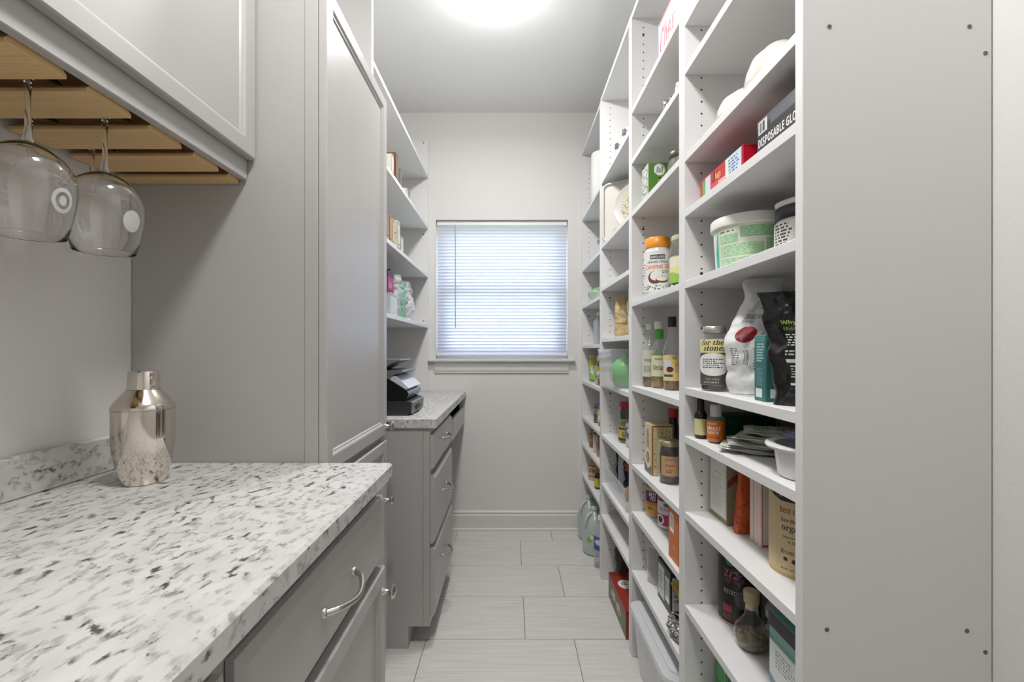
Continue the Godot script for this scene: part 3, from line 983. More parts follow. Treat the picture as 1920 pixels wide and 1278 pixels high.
func bottle(called: String, label: String, cat: String, at: Vector3, r: float, h: float, o: Dictionary, group := "") -> Node3D:
	var t := thing(called, at, 0, label, cat, group)
	var sh: float = o.get("shoulder", 0.58) * h
	var nr: float = o.get("neck_r", r * 0.42)
	var ch: float = o.get("cap_h", 0.022)
	var nb: float = o.get("neck_y", 0.76) * h
	var p := [Vector2(0, 0.0005), Vector2(r - 0.004, 0.0005), Vector2(r, 0.005), Vector2(r, sh), Vector2(lerpf(r, nr, 0.12), lerpf(sh, nb, 0.25)), Vector2(lerpf(r, nr, 0.6), lerpf(sh, nb, 0.65)), Vector2(nr, nb), Vector2(nr * 0.95, h - ch)]
	lathe(p, 28)
	part("body", t, o.get("body", M.jar_glass))
	if o.has("fill"):
		var fh: float = minf(o.get("fill_h", 0.5) * h, sh)
		lathe([Vector2(0, 0.003), Vector2(r - 0.005, 0.003), Vector2(r - 0.0025, 0.007), Vector2(r - 0.0025, fh), Vector2(0, fh)], 24)
		part("contents", t, o.fill)
	var cr: float = o.get("cap_r", nr * 1.15)
	lathe([Vector2(0.0, h - ch - 0.001), Vector2(cr, h - ch - 0.001), Vector2(cr, h - 0.002), Vector2(cr - 0.0015, h), Vector2(0, h)], 20)
	part("cap", t, o.get("cap", mat(rgb(230, 230, 228), 0.4)))
	if o.has("band"):
		var b0: float = o.band_y0 * h
		var b1: float = o.band_y1 * h
		lathe([Vector2(nr + 0.001, b0), Vector2(nr + 0.0016, b0 + 0.001), Vector2(nr + 0.0016, b1), Vector2(nr, b1 + 0.001)], 20)
		part("neck_band", t, o.band)
	if o.has("label"):
		var aim: float = o.get("aim", -0.40)
		var sp: float = o.get("spread", 1.3)
		sleeve(r + 0.0005, r + 0.0005, o.get("l0", 0.12) * h, o.get("l1", 0.5) * h, aim - sp, aim + sp)
		part("paper_label", t, o.label)
	return t

func carton(called: String, label: String, cat: String, at: Vector3, turn: float, s: Vector3, body: Material, faces: Dictionary, group := "") -> Node3D:
	# a printed box standing on its base; faces: front (+z), left (-x), right (+x), top
	var t := thing(called, at, turn, label, cat, group)
	box(Vector3(0, s.y / 2, 0), s, 0.0012)
	part("body", t, body)
	var e := 0.0004
	var h := s / 2
	var i := 0.0014
	for k in faces:
		match k:
			"front": q(Vector3(-h.x + i, i, h.z + e), Vector3(h.x - i, i, h.z + e), Vector3(h.x - i, s.y - i, h.z + e), Vector3(-h.x + i, s.y - i, h.z + e))
			"left": q(Vector3(-h.x - e, i, -h.z + i), Vector3(-h.x - e, i, h.z - i), Vector3(-h.x - e, s.y - i, h.z - i), Vector3(-h.x - e, s.y - i, -h.z + i))
			"right": q(Vector3(h.x + e, i, h.z - i), Vector3(h.x + e, i, -h.z + i), Vector3(h.x + e, s.y - i, -h.z + i), Vector3(h.x + e, s.y - i, h.z - i))
			"top": q(Vector3(-h.x + i, s.y + e, h.z - i), Vector3(h.x - i, s.y + e, h.z - i), Vector3(h.x - i, s.y + e, -h.z + i), Vector3(-h.x + i, s.y + e, -h.z + i))
		part({"front": "front_print", "left": "side_print", "right": "side_print", "top": "top_print"}[k], t, faces[k])
	return t

func curve_at(c: Array, v: float) -> float:
	for i in c.size() - 1:
		if v <= c[i + 1].x:
			return lerpf(c[i].y, c[i + 1].y, smoothstep(0.0, 1.0, (v - c[i].x) / (c[i + 1].x - c[i].x)))
	return c[-1].y

func pouch(called: String, label: String, cat: String, at: Vector3, turn: float, w: float, h: float, d: float, m: Material, o: Dictionary, group := "") -> Node3D:
	# a filled bag: front and back skins that meet at the sides
	var t := thing(called, at, turn, label, cat, group)
	var wc: Array = o.get("widths", [Vector2(0, 0.92), Vector2(0.5, 1.0), Vector2(1, 0.95)])
	var dc: Array = o.get("depths", [Vector2(0, 0.9), Vector2(0.35, 1.0), Vector2(0.8, 0.35), Vector2(1, 0.03)])
	var lean: float = o.get("lean", 0.0)
	var tip: float = o.get("tip", 0.0)
	var amp: float = o.get("wrinkle", 0.003)
	var nz := noise(FastNoiseLite.TYPE_SIMPLEX, 1.0, o.get("seed", 1), 3)
	var fr: float = o.get("grain", 22.0)
	var at_uv := func(u: float, v: float, side: float, lift: float) -> Vector3:
		var vc := clampf(v, 0.0, 1.0)
		var x := u * w / 2 * curve_at(wc, vc)
		var round_ := pow(maxf(0.0, 1.0 - pow(absf(u), 4.0)), 0.5)
		var z := side * (d / 2 * curve_at(dc, vc) * round_ + 0.0005 + lift)
		var fold := nz.get_noise_3d(x * fr, v * h * fr, side * 7.0) * amp * round_
		var ridge := nz.get_noise_3d(x * fr * 0.5 + 31.0, v * h * fr * 0.8, side * 3.0)
		z += side * (fold + (0.5 - absf(ridge)) * amp * 1.4 * round_)
		return Vector3(x + lean * vc * vc * h + nz.get_noise_2d(v * 3.0 + 9.0, side * 0.0) * amp * 1.5, v * h, z - tip * v * h)
	surface(func(u, v): return at_uv.call(u, v, 1.0, 0.0), -1, 1, 0, 1, 26, 30)
	surface(func(u, v): return at_uv.call(u, v, -1.0, 0.0), -1, 1, 0, 1, 16, 18, true)
	# bottom
	for k in 10:
		var u0 := -1.0 + 0.2 * k
		q_out(at_uv.call(u0, 0, 1, 0), at_uv.call(u0 + 0.2, 0, 1, 0), at_uv.call(u0 + 0.2, 0, -1, 0), at_uv.call(u0, 0, -1, 0), Vector3.DOWN)
	part("bag", t, m)
	for l in o.get("prints", []):   # [name, u0, u1, v0, v1, material]
		surface(func(u, v): return at_uv.call(u, v, 1.0, 0.0018), l[1], l[2], l[3], l[4], 26, 30)
		part(l[0], t, l[5])
	return t

func lying(t: Node3D, pitch: float, roll := 0.0) -> void:   # lay a bag down on its back
	t.rotation = Vector3(deg_to_rad(pitch), t.rotation.y, deg_to_rad(roll))

func left_shelf_things() -> void:
	# books on the two upper shelves, bags on the lowest one
	var y1 := 1.990
	var b := [
		# x centre, z near, thickness, height, depth, colour, label
		[-0.64, -2.02, 0.030, 0.095, 0.19, rgb(222, 220, 210), "white rounded binder on the upper left shelf, first from the tall cabinet"],
		[-0.64, -2.085, 0.040, 0.132, 0.19, rgb(112, 72, 48), "brown-spined cookbook with a floral cover on the upper left shelf"],
		[-0.645, -2.15, 0.018, 0.112, 0.18, rgb(206, 150, 140), "pink and white book right behind the brown-spined cookbook"],
		[-0.64, -2.195, 0.022, 0.101, 0.18, rgb(120, 120, 116), "dark grey book in the middle of the upper left shelf"],
		[-0.66, -2.42, 0.030, 0.084, 0.18, rgb(232, 230, 224), "white book with a light spine on the upper left shelf, beyond the round jar"],
		[-0.66, -2.465, 0.026, 0.084, 0.18, rgb(186, 148, 142), "book with a dusty pink spine, last on the upper left shelf"]]
	var c := [
		[-0.64, -1.99, 0.022, 0.126, 0.19, rgb(186, 150, 132), "tan-spined book, first from the tall cabinet on the middle left shelf"],
		[-0.64, -2.035, 0.030, 0.120, 0.19, rgb(222, 206, 150), "cream and olive book, second on the middle left shelf"],
		[-0.635, -2.085, 0.042, 0.126, 0.20, rgb(228, 226, 214), "thick white book with a green and brown cover on the middle left shelf"],
		[-0.65, -2.165, 0.020, 0.104, 0.18, rgb(170, 160, 156), "grey thin book in the middle of the middle left shelf"],
		[-0.65, -2.20, 0.022, 0.106, 0.18, rgb(146, 112, 104), "brown thin book beside the ring-bound notebook"],
		[-0.65, -2.25, 0.046, 0.092, 0.18, rgb(222, 222, 220), "white ring-bound notebook, last on the middle left shelf"]]
	var rows := [[b, 1.990], [c, 1.672]]
	var sd := 60
	var covers := []
	var spines := []
	var w := rgb(226, 226, 222)
	for k in 3:
		covers.append(picture(64, 128, w, [["r", 0.1, 0.08, 0.8, 0.25, rgb(250, 250, 248)], ["l", 0.15, 0.12, 0.7, 0.15, rgb(70, 66, 64), 3, k], ["d", 0.08, 0.42, 0.84, 0.5, rgb(206, 140, 116), 40, 0.08, k], ["d", 0.08, 0.42, 0.84, 0.5, rgb(120, 140, 96), 14, 0.07, k + 4], ["l", 0.2, 0.9, 0.6, 0.06, rgb(80, 76, 72), 2, k]]))
	for k in 2:
		spines.append(picture(32, 128, w, [["r", 0.0, 0.06, 1.0, 0.05, rgb(120, 116, 110)], ["r", 0.25, 0.2, 0.5, 0.5, rgb(250, 250, 248)], ["l", 0.3, 0.24, 0.4, 0.42, rgb(70, 66, 64), 9, k], ["r", 0.0, 0.88, 1.0, 0.04, rgb(120, 116, 110)]]))
	for r in rows:
		for e in r[0]:
			sd += 1
			var col: Color = e[5]
			var t := thing("book", Vector3(e[0], r[1], e[1] - e[2] / 2), 0, e[6], "book", "books on the left shelves")
			var d: float = e[4]
			span(-d / 2, d / 2 - 0.004, 0.003, e[3] - 0.003, -e[2] / 2 + 0.002, e[2] / 2 - 0.002)
			part("pages", t, mat(rgb(236, 232, 220), 0.8))
			for sg in [-1.0, 1.0]:
				span(-d / 2 - 0.002, d / 2, 0.0, e[3], sg * e[2] / 2 - sg * 0.002, sg * e[2] / 2, 0.0004)
			span(d / 2 - 0.0035, d / 2 + 0.0005, 0.0, e[3], -e[2] / 2, e[2] / 2, 0.001)
			part("cover", t, mat(col, 0.45))
			q(Vector3(-d / 2, 0.003, e[2] / 2 + 0.0004), Vector3(d / 2 - 0.004, 0.003, e[2] / 2 + 0.0004), Vector3(d / 2 - 0.004, e[3] - 0.003, e[2] / 2 + 0.0004), Vector3(-d / 2, e[3] - 0.003, e[2] / 2 + 0.0004))
			part("cover_print", t, tinted(covers[sd % 3], col))
			q(Vector3(d / 2 + 0.001, 0.002, e[2] / 2 - 0.001), Vector3(d / 2 + 0.001, 0.002, -e[2] / 2 + 0.001), Vector3(d / 2 + 0.001, e[3] - 0.002, -e[2] / 2 + 0.001), Vector3(d / 2 + 0.001, e[3] - 0.002, e[2] / 2 - 0.001))
			part("spine_print", t, tinted(spines[sd % 2], col))
	jar("canister", "white round jar among the books on the upper left shelf", "jar", Vector3(-0.62, y1, -2.31), 0.042, 0.085, {"body": mat(rgb(232, 231, 226), 0.35), "lid_r": 0.040, "lid": mat(rgb(238, 238, 235), 0.35)})
	# lowest shelf
	var ys := 1.345
	var pink := picture(64, 96, rgb(160, 28, 92), [["r", 0.0, 0.0, 1.0, 0.28, rgb(60, 16, 50)], ["l", 0.1, 0.5, 0.8, 0.3, rgb(230, 190, 210), 4, 2], ["r", 0, 0.86, 1, 0.14, rgb(110, 20, 70)]])
	var pb := carton("snack_box", "magenta and black box standing on the clear tub, on the lowest left shelf", "box", Vector3(-0.64, ys + 0.1005, -2.06), 0, Vector3(0.16, 0.105, 0.10), mat(rgb(120, 24, 76), 0.5), {"front": printed(pink), "right": printed(pink)})
	var tub := thing("storage_tub", Vector3(-0.63, ys, -2.06), 0, "small clear plastic tub under the magenta box on the lowest left shelf", "container")
	span(-0.095, 0.085, 0.0, 0.092, -0.065, 0.065, 0.006)
	part("body", tub, M.frosted)
	span(-0.098, 0.088, 0.0925, 0.100, -0.068, 0.068, 0.002)
	part("lid", tub, M.frosted)
	var gp := printed(picture(64, 96, rgb(176, 178, 176), [["d", 0, 0, 1, 1, rgb(150, 154, 152), 30, 0.09, 4], ["l", 0.2, 0.2, 0.6, 0.3, rgb(90, 100, 96), 5, 5]]), 0.35)
	pouch("snack_bag", "grey printed snack bag leaning between the tub and the clear bags, lowest left shelf", "bag", Vector3(-0.62, ys, -2.19), 20, 0.15, 0.215, 0.05, mat(rgb(170, 174, 172), 0.35), {"seed": 3, "wrinkle": 0.004, "prints": [["print", -0.7, 0.7, 0.1, 0.85, gp]]})
	pouch("snack_bag", "dark green snack bag at the back of the lowest left shelf", "bag", Vector3(-0.70, ys, -2.29), 15, 0.15, 0.262, 0.04, mat(rgb(24, 52, 42), 0.35), {"seed": 8, "wrinkle": 0.004})
	pouch("produce_bag", "mint green bag behind the clear bag of pale roots", "bag", Vector3(-0.612, ys, -2.285), 25, 0.13, 0.20, 0.05, mat(rgb(120, 172, 150), 0.4), {"seed": 5, "wrinkle": 0.004})
	var cb := pouch("produce_bag", "clear crumpled plastic bag of pale beige roots at the end of the lowest left shelf", "bag", Vector3(-0.600, ys, -2.41), 35, 0.13, 0.215, 0.085, M.film, {"seed": 12, "wrinkle": 0.012, "grain": 34.0, "widths": [Vector2(0, 0.7), Vector2(0.4, 1.0), Vector2(0.75, 0.95), Vector2(1, 0.6)], "depths": [Vector2(0, 0.7), Vector2(0.35, 1.0), Vector2(0.8, 0.5), Vector2(1, 0.1)]})
	var root := [[0.0, 0.05, 0.030, rgb(176, 160, 142)], [-0.012, 0.10, 0.034, rgb(182, 168, 152)], [0.015, 0.115, 0.028, rgb(170, 152, 132)], [0.0, 0.145, 0.024, rgb(160, 140, 112)]]
	for e in root:
		var f := func(u: float, v: float) -> Vector3:
			var rr: float = e[2] * (1.0 + 0.12 * sin(u * 3.0 + v * 4.0))
			return Vector3(e[0] + rr * sin(v) * sin(u), e[1] + rr * 1.05 * cos(v), rr * 0.85 * sin(v) * cos(u))
		surface(f, 0.0, TAU, PI - 0.001, 0.001, 16, 10)
		part("root", cb, mat(e[3], 0.7))
	for e in [[-0.03, 0.135, rgb(206, 120, 60)]]:
		var f := func(u: float, v: float) -> Vector3: return Vector3(e[0] + 0.016 * sin(v) * sin(u), e[1] + 0.022 * cos(v), 0.02 + 0.012 * sin(v) * cos(u))
		surface(f, 0.0, TAU, PI - 0.001, 0.001, 12, 8)
		part("carrot_piece", cb, mat(e[2], 0.6))
	pouch("produce_bag", "milky white plastic bag, nearest the window on the lowest left shelf", "bag", Vector3(-0.622, ys, -2.545), 40, 0.14, 0.20, 0.07, M.film_white, {"seed": 21, "wrinkle": 0.012, "grain": 36.0, "widths": [Vector2(0, 0.75), Vector2(0.55, 1.0), Vector2(1, 0.45)]})
	var st := thing("drinking_straw", Vector3(-0.625, ys, -2.335), 0, "mint green straw sticking up behind the clear bag on the left shelf", "straw")
	tube([Vector3(0.035, 0.0005, 0.02), Vector3(-0.0, 0.16, 0.0), Vector3(-0.035, 0.272, -0.02)], [0.0045], 8)
	part("tube", st, mat(rgb(150, 216, 190), 0.35))

# ---------------------------------------------------------------- shelf contents, nearest bookcase
func nearest_bay() -> void:
	# white dishes, third shelf from the top
	for k in 2:
		var t := thing("serving_bowl", Vector3(0.531, 1.708, -0.998 if k == 0 else -0.872), 0, ["white upside-down bowl on a high shelf of the nearest bookcase, the farther of the pair", "white upturned dish with a broad rim on a high shelf, the nearer of the pair"][k], "bowl", "white bowls on the high shelf")
		var r := 0.060 if k == 0 else 0.0605
		var h := 0.060 if k == 0 else 0.076
		lathe([Vector2(r - 0.006, 0.0005), Vector2(r, 0.0005), Vector2(r + 0.001, 0.006), Vector2(r - 0.003, 0.012 if k == 0 else 0.030), Vector2(r * 0.93, h * 0.45), Vector2(r * 0.78, h * 0.75), Vector2(r * 0.5, h * 0.93), Vector2(r * 0.42, h * 0.95)], 40)
		part("body", t, M.china)
		lathe([Vector2(r * 0.42, h * 0.9505), Vector2(r * 0.42, h), Vector2(r * 0.38, h), Vector2(r * 0.37, h * 0.97), Vector2(0.0, h * 0.965)], 32)
		part("foot_ring", t, M.china)
	# boxes, fourth shelf
	var red := printed(picture(512, 128, rgb(196, 48, 62), [["r", 0.06, 0.12, 0.08, 0.9, rgb(110, 176, 70)], ["r", 0.14, 0.05, 0.14, 0.9, rgb(206, 214, 226)], ["r", 0.30, 0.0, 0.26, 0.55, rgb(190, 40, 54)], ["s", "J", 0.33, 0.05, 0.06, 0.42, rgb(40, 20, 30), true], ["s", "bags", 0.40, 0.18, 0.13, 0.34, rgb(240, 200, 80), true], ["r", 0.30, 0.55, 0.26, 0.45, rgb(214, 80, 86)], ["s", "COUNT", 0.47, 0.60, 0.16, 0.3, rgb(250, 240, 240), true], ["r", 0.64, 0.0, 0.34, 1.0, rgb(206, 220, 234)], ["l", 0.67, 0.12, 0.28, 0.75, rgb(80, 110, 150), 6, 3], ["r", 0.66, 0.0, 0.05, 1.0, rgb(226, 232, 210)]]), 0.35)
	var red_end := printed(picture(96, 96, rgb(190, 22, 46), [["r", 0, 0, 1, 0.06, rgb(150, 14, 34)], ["l", 0.2, 0.7, 0.6, 0.2, rgb(220, 120, 130), 3, 9]]), 0.35)
	carton("storage_bag_box", "long red printed box lying on the shelf, left of the black glove box", "box", Vector3(0.535, 1.560, -1.032), 0, Vector3(0.088, 0.060, 0.208), mat(rgb(190, 24, 48), 0.4), {"left": red, "front": red_end})
	var glove := printed(picture(512, 256, rgb(46, 46, 48), [["r", 0, 0, 1, 0.18, rgb(84, 86, 92)], ["r", 0.03, 0.05, 0.20, 0.34, rgb(216, 216, 214)], ["r", 0.06, 0.09, 0.05, 0.26, rgb(120, 118, 116)], ["r", 0.125, 0.09, 0.05, 0.26, rgb(70, 70, 72)], ["r", 0.30, 0.1, 0.66, 0.22, rgb(96, 98, 104)], ["s", "DISPOSABLE GLOVES", 0.03, 0.50, 0.94, 0.22, rgb(236, 236, 234), true], ["r", 0, 0.78, 1, 0.03, rgb(140, 140, 140)], ["l", 0.04, 0.85, 0.5, 0.1, rgb(170, 170, 170), 2, 4]]), 0.35)
	carton("glove_box", "black box of disposable gloves near the front panel of the bookcase", "box", Vector3(0.55, 1.560, -0.800), 0, Vector3(0.118, 0.078, 0.150), mat(rgb(40, 40, 42), 0.4), {"left": glove, "front": printed(picture(64, 64, rgb(46, 46, 48), [["l", 0.2, 0.3, 0.6, 0.4, rgb(200, 200, 200), 4, 1]]))})
	# tub and jar, fifth shelf
	var green := printed(picture(512, 256, rgb(226, 228, 214), [["r", 0.0, 0.0, 0.06, 1.0, rgb(236, 236, 230)], ["p", rgb(70, 176, 150), Vector2(0.06, 1.0), Vector2(0.06, 0.6), Vector2(0.105, 0.12), Vector2(0.12, 0.12), Vector2(0.12, 1.0)], ["r", 0.13, 0.08, 0.01, 0.92, rgb(150, 206, 160)], ["l", 0.16, 0.1, 0.2, 0.07, rgb(70, 110, 80), 1, 8], ["r", 0.38, 0.05, 0.5, 0.27, rgb(146, 196, 146)], ["l", 0.40, 0.07, 0.46, 0.23, rgb(190, 222, 184), 5, 7], ["r", 0.16, 0.2, 0.20, 0.22, rgb(158, 202, 156)], ["l", 0.17, 0.22, 0.18, 0.18, rgb(205, 228, 198), 4, 11], ["r", 0.16, 0.46, 0.44, 0.30, rgb(164, 206, 160)], ["l", 0.17, 0.48, 0.42, 0.26, rgb(208, 230, 200), 6, 12], ["r", 0.62, 0.36, 0.26, 0.34, rgb(150, 198, 148)], ["l", 0.63, 0.38, 0.24, 0.3, rgb(200, 226, 192), 6, 13], ["r", 0.16, 0.80, 0.3, 0.2, rgb(158, 202, 156)], ["l", 0.17, 0.82, 0.28, 0.16, rgb(208, 230, 200), 4, 14], ["l", 0.52, 0.78, 0.36, 0.16, rgb(120, 176, 124), 4, 15]]), 0.35)
	var tb := thing("lidded_tub", Vector3(0.566, 1.369, -1.045), 0, "white plastic tub with a green printed label and white lid", "tub")
	lathe([Vector2(0, 0.001), Vector2(0.068, 0.001), Vector2(0.070, 0.004), Vector2(0.0765, 0.106)], 40)
	part("body", tb, mat(rgb(232, 232, 224), 0.35))
	lathe([Vector2(0.0, 0.1065), Vector2(0.080, 0.100), Vector2(0.0825, 0.102), Vector2(0.0825, 0.121), Vector2(0.080, 0.124), Vector2(0.074, 0.1225), Vector2(0.0, 0.1225)], 40)
	part("lid", tb, mat(rgb(228, 227, 218), 0.4))
	lathe([Vector2(0.0712, 0.008), Vector2(0.0766, 0.099)], 40, -1.85, 1.15)
	part("paper_label", tb, green)
	var vit := printed(picture(256, 128, rgb(208, 206, 200), [["l", 0.05, 0.06, 0.26, 0.9, rgb(60, 60, 60), 9, 3], ["r", 0.34, 0.03, 0.012, 0.94, rgb(236, 236, 232)], ["l", 0.38, 0.06, 0.58, 0.9, rgb(90, 90, 88), 12, 4]]), 0.5)
	var vj := jar("supplement_jar", "jar with a dark lid and small-print label beside the green labelled tub", "jar", Vector3(0.583, 1.369, -0.868), 0.054, 0.098, {"body": mat(rgb(206, 204, 198), 0.4), "lid": mat(rgb(24, 24, 26), 0.35), "lid_h": 0.024, "lid_r": 0.052, "neck": 0.006, "label": vit, "l0": 0.04, "l1": 0.68, "spread": 1.5})
	xf = Transform3D(Basis(Vector3(0, 0, 1), 0.16).rotated(Vector3(1, 0, 0), 0.06), Vector3(0.002, 0.107, 0))
	lathe([Vector2(0.0, 0.0), Vector2(0.052, 0.0), Vector2(0.0535, 0.002), Vector2(0.0535, 0.009), Vector2(0.051, 0.011), Vector2(0.0, 0.011)], 32)
	part("loose_cap", vj, mat(rgb(206, 206, 202), 0.4))
	# bags, sixth shelf
	var y6 := 1.085
	var hand := printed(picture(256, 256, rgb(214, 208, 182), [["r", 0, 0, 1, 0.30, rgb(226, 218, 150)], ["s", "for the", 0.12, 0.02, 0.62, 0.11, rgb(40, 30, 50), true, true, 0.3], ["s", "stones", 0.2, 0.15, 0.6, 0.11, rgb(40, 30, 50), true, true, 0.3], ["r", 0, 0.30, 1, 0.7, rgb(84, 80, 76)], ["e", 0.46, 0.55, 0.50, 0.25, rgb(236, 236, 232)], ["l", 0.16, 0.43, 0.6, 0.22, rgb(90, 90, 88), 5, 6], ["s", "tea mix", 0.26, 0.84, 0.36, 0.06, rgb(190, 188, 184), false], ["l", 0.2, 0.93, 0.5, 0.05, rgb(180, 178, 174), 1, 3]]), 0.4)
	jar("spice_jar", "tall glass jar with a handwritten yellow label, left of the white bag", "jar", Vector3(0.503, y6, -1.085), 0.0315, 0.158, {"lid": mat(rgb(178, 176, 168), 0.35, 0.6), "lid_r": 0.026, "fill": mat(rgb(70, 66, 62), 0.9), "fill_h": 0.78, "label": hand, "l0": 0.10, "l1": 0.80, "spread": 1.4})
	var bp := printed(picture(256, 512, rgb(224, 224, 222), [["e", 0.28, 0.48, 0.17, 0.072, rgb(150, 22, 36)], ["e", 0.25, 0.50, 0.10, 0.045, rgb(116, 18, 30)], ["s", "Nutrient", 0.18, 0.29, 0.44, 0.05, rgb(70, 70, 76), false, true, 0.25], ["s", "Flour", 0.16, 0.35, 0.22, 0.025, rgb(96, 100, 130), false], ["s", "org", 0.48, 0.24, 0.16, 0.02, rgb(110, 110, 114), false], ["e", 0.64, 0.16, 0.05, 0.028, rgb(120, 120, 122)], ["e", 0.64, 0.16, 0.036, 0.019, rgb(224, 224, 222)], ["r", 0.60, 0.20, 0.1, 0.008, rgb(120, 120, 122)], ["l", 0.06, 0.60, 0.14, 0.16, rgb(110, 110, 114), 8, 2], ["b", 0.26, 0.60, 0.10, 0.19, 0], ["l", 0.44, 0.60, 0.05, 0.2, rgb(120, 120, 124), 8, 3]]), 0.5)
	pouch("flour_bag", "white paper bag with a red round emblem, between the jar and the black pouch", "bag", Vector3(0.545, y6, -0.985), -22, 0.128, 0.258, 0.088, M.paper, {"seed": 31, "wrinkle": 0.005, "grain": 18.0, "lean": 0.10, "widths": [Vector2(0, 0.78), Vector2(0.12, 0.86), Vector2(0.5, 1.0), Vector2(0.84, 0.56), Vector2(1, 0.66)], "depths": [Vector2(0, 0.95), Vector2(0.45, 1.0), Vector2(0.82, 0.42), Vector2(1, 0.08)], "prints": [["print", -0.96, 0.9, 0.02, 0.98, bp]]})
	var teal := printed(picture(96, 256, rgb(52, 110, 106), [["r", 0.0, 0.0, 1.0, 0.1, rgb(70, 140, 128)], ["l", 0.2, 0.12, 0.7, 0.3, rgb(190, 220, 214), 7, 4], ["l", 0.2, 0.5, 0.6, 0.28, rgb(120, 160, 170), 9, 5], ["r", 0.12, 0.82, 0.6, 0.14, rgb(220, 224, 220)]]), 0.4)
	carton("supplement_box", "narrow teal carton squeezed between the white bag and the black pouch", "box", Vector3(0.524, y6, -0.868), 0, Vector3(0.062, 0.130, 0.040), mat(rgb(60, 110, 108), 0.45), {"front": teal, "left": teal})
	var blk := printed(picture(256, 512, rgb(20, 20, 22), [["s", "Why you'll love", 0.03, 0.24, 0.74, 0.05, rgb(170, 200, 60), true], ["s", "this ingredient", 0.03, 0.30, 0.70, 0.045, rgb(110, 130, 50), true], ["l", 0.03, 0.37, 0.76, 0.12, rgb(220, 220, 216), 5, 3], ["l", 0.03, 0.52, 0.76, 0.06, rgb(220, 220, 216), 2, 4], ["r", 0.03, 0.60, 0.6, 0.035, rgb(206, 206, 202)], ["l", 0.05, 0.66, 0.74, 0.12, rgb(214, 214, 210), 5, 6], ["r", 0.03, 0.82, 0.34, 0.02, rgb(220, 220, 216)], ["l", 0.08, 0.87, 0.7, 0.1, rgb(200, 200, 198), 4, 9]]), 0.3)
	pouch("stand_up_pouch", "black stand-up pouch with white and green print, nearest the front panel", "pouch", Vector3(0.546, y6, -0.786), -24, 0.142, 0.208, 0.036, mat(rgb(17, 17, 19), 0.28), {"seed": 44, "wrinkle": 0.004, "lean": -0.10, "widths": [Vector2(0, 0.88), Vector2(0.4, 0.95), Vector2(1, 1.0)], "prints": [["print", -0.66, 0.98, 0.03, 0.97, blk]]})
	# seventh shelf
	var y7 := 0.955
	var org := printed(picture(256, 128, rgb(214, 116, 40), [["s", "LIQUID", 0.1, 0.1, 0.4, 0.14, rgb(250, 230, 210), true], ["s", "ORANGE", 0.1, 0.3, 0.55, 0.18, rgb(255, 240, 226), true], ["s", "FLAVOR", 0.1, 0.52, 0.5, 0.15, rgb(250, 230, 210), true], ["s", "Vitamin", 0.1, 0.75, 0.5, 0.16, rgb(90, 40, 20), false]]), 0.4)
	bottle("flavor_bottle", "small clear bottle with an orange label and clear cap, left end of the shelf", "bottle", Vector3(0.512, y7, -1.095), 0.0205, 0.094, {"body": M.jar_glass, "neck_y": 0.72, "shoulder": 0.64, "neck_r": 0.011, "cap_r": 0.0135, "cap_h": 0.028, "cap": mat(rgb(206, 206, 204), 0.35), "fill": mat(rgb(196, 120, 60), 0.4), "fill_h": 0.5, "label": org, "l0": 0.08, "l1": 0.60, "spread": 1.5})
	bottle("dropper_bottle", "thin dark dropper bottle behind the orange labelled bottle", "bottle", Vector3(0.497, y7, -1.148), 0.0155, 0.104, {"body": mat(rgb(34, 24, 20), 0.2), "neck_r": 0.006, "cap_r": 0.009, "cap_h": 0.034, "cap": mat(rgb(20, 20, 20), 0.5), "label": mat(rgb(214, 206, 150), 0.6), "l0": 0.1, "l1": 0.5})
	var dg := printed(picture(256, 128, rgb(16, 62, 42), [["s", "tea", 0.05, 0.1, 0.1, 0.2, rgb(50, 110, 84), false], ["l", 0.5, 0.3, 0.4, 0.3, rgb(28, 84, 60), 4, 2]]), 0.4)
	var dgs := printed(picture(128, 128, rgb(16, 58, 40), [["r", 0.28, 0.25, 0.16, 0.65, rgb(150, 190, 170)], ["r", 0.52, 0.35, 0.1, 0.5, rgb(90, 140, 116)]]), 0.4)
	carton("tea_box", "dark green box behind the loose sachets", "box", Vector3(0.602, y7, -1.128), 0, Vector3(0.125, 0.066, 0.058), mat(rgb(18, 66, 46), 0.45), {"front": dg, "left": dgs})
	carton("brown_box", "plain brown cardboard box at the back, right of the dark green box", "box", Vector3(0.712, y7, -1.02), 0, Vector3(0.07, 0.09, 0.10), mat(rgb(122, 92, 70), 0.8), {"front": printed(picture(64, 64, rgb(122, 92, 70), [["l", 0.2, 0.2, 0.6, 0.3, rgb(90, 66, 50), 3, 1]]))})
	var sp := [[0.548, -1.000, 0.000, 58.0, rgb(206, 206, 196)], [0.556, -0.985, 0.013, 66.0, rgb(186, 190, 182)], [0.572, -0.975, 0.026, 52.0, rgb(196, 198, 188)], [0.590, -0.978, 0.039, 62.0, rgb(206, 212, 200)]]
	var sl := ["bottom one of the loose pale sachets in front of the dark green box", "second from the bottom of the loose pale sachets", "third of the loose pale sachets, under the green printed one", "topmost pale sachet with green print, before the dark green box"]
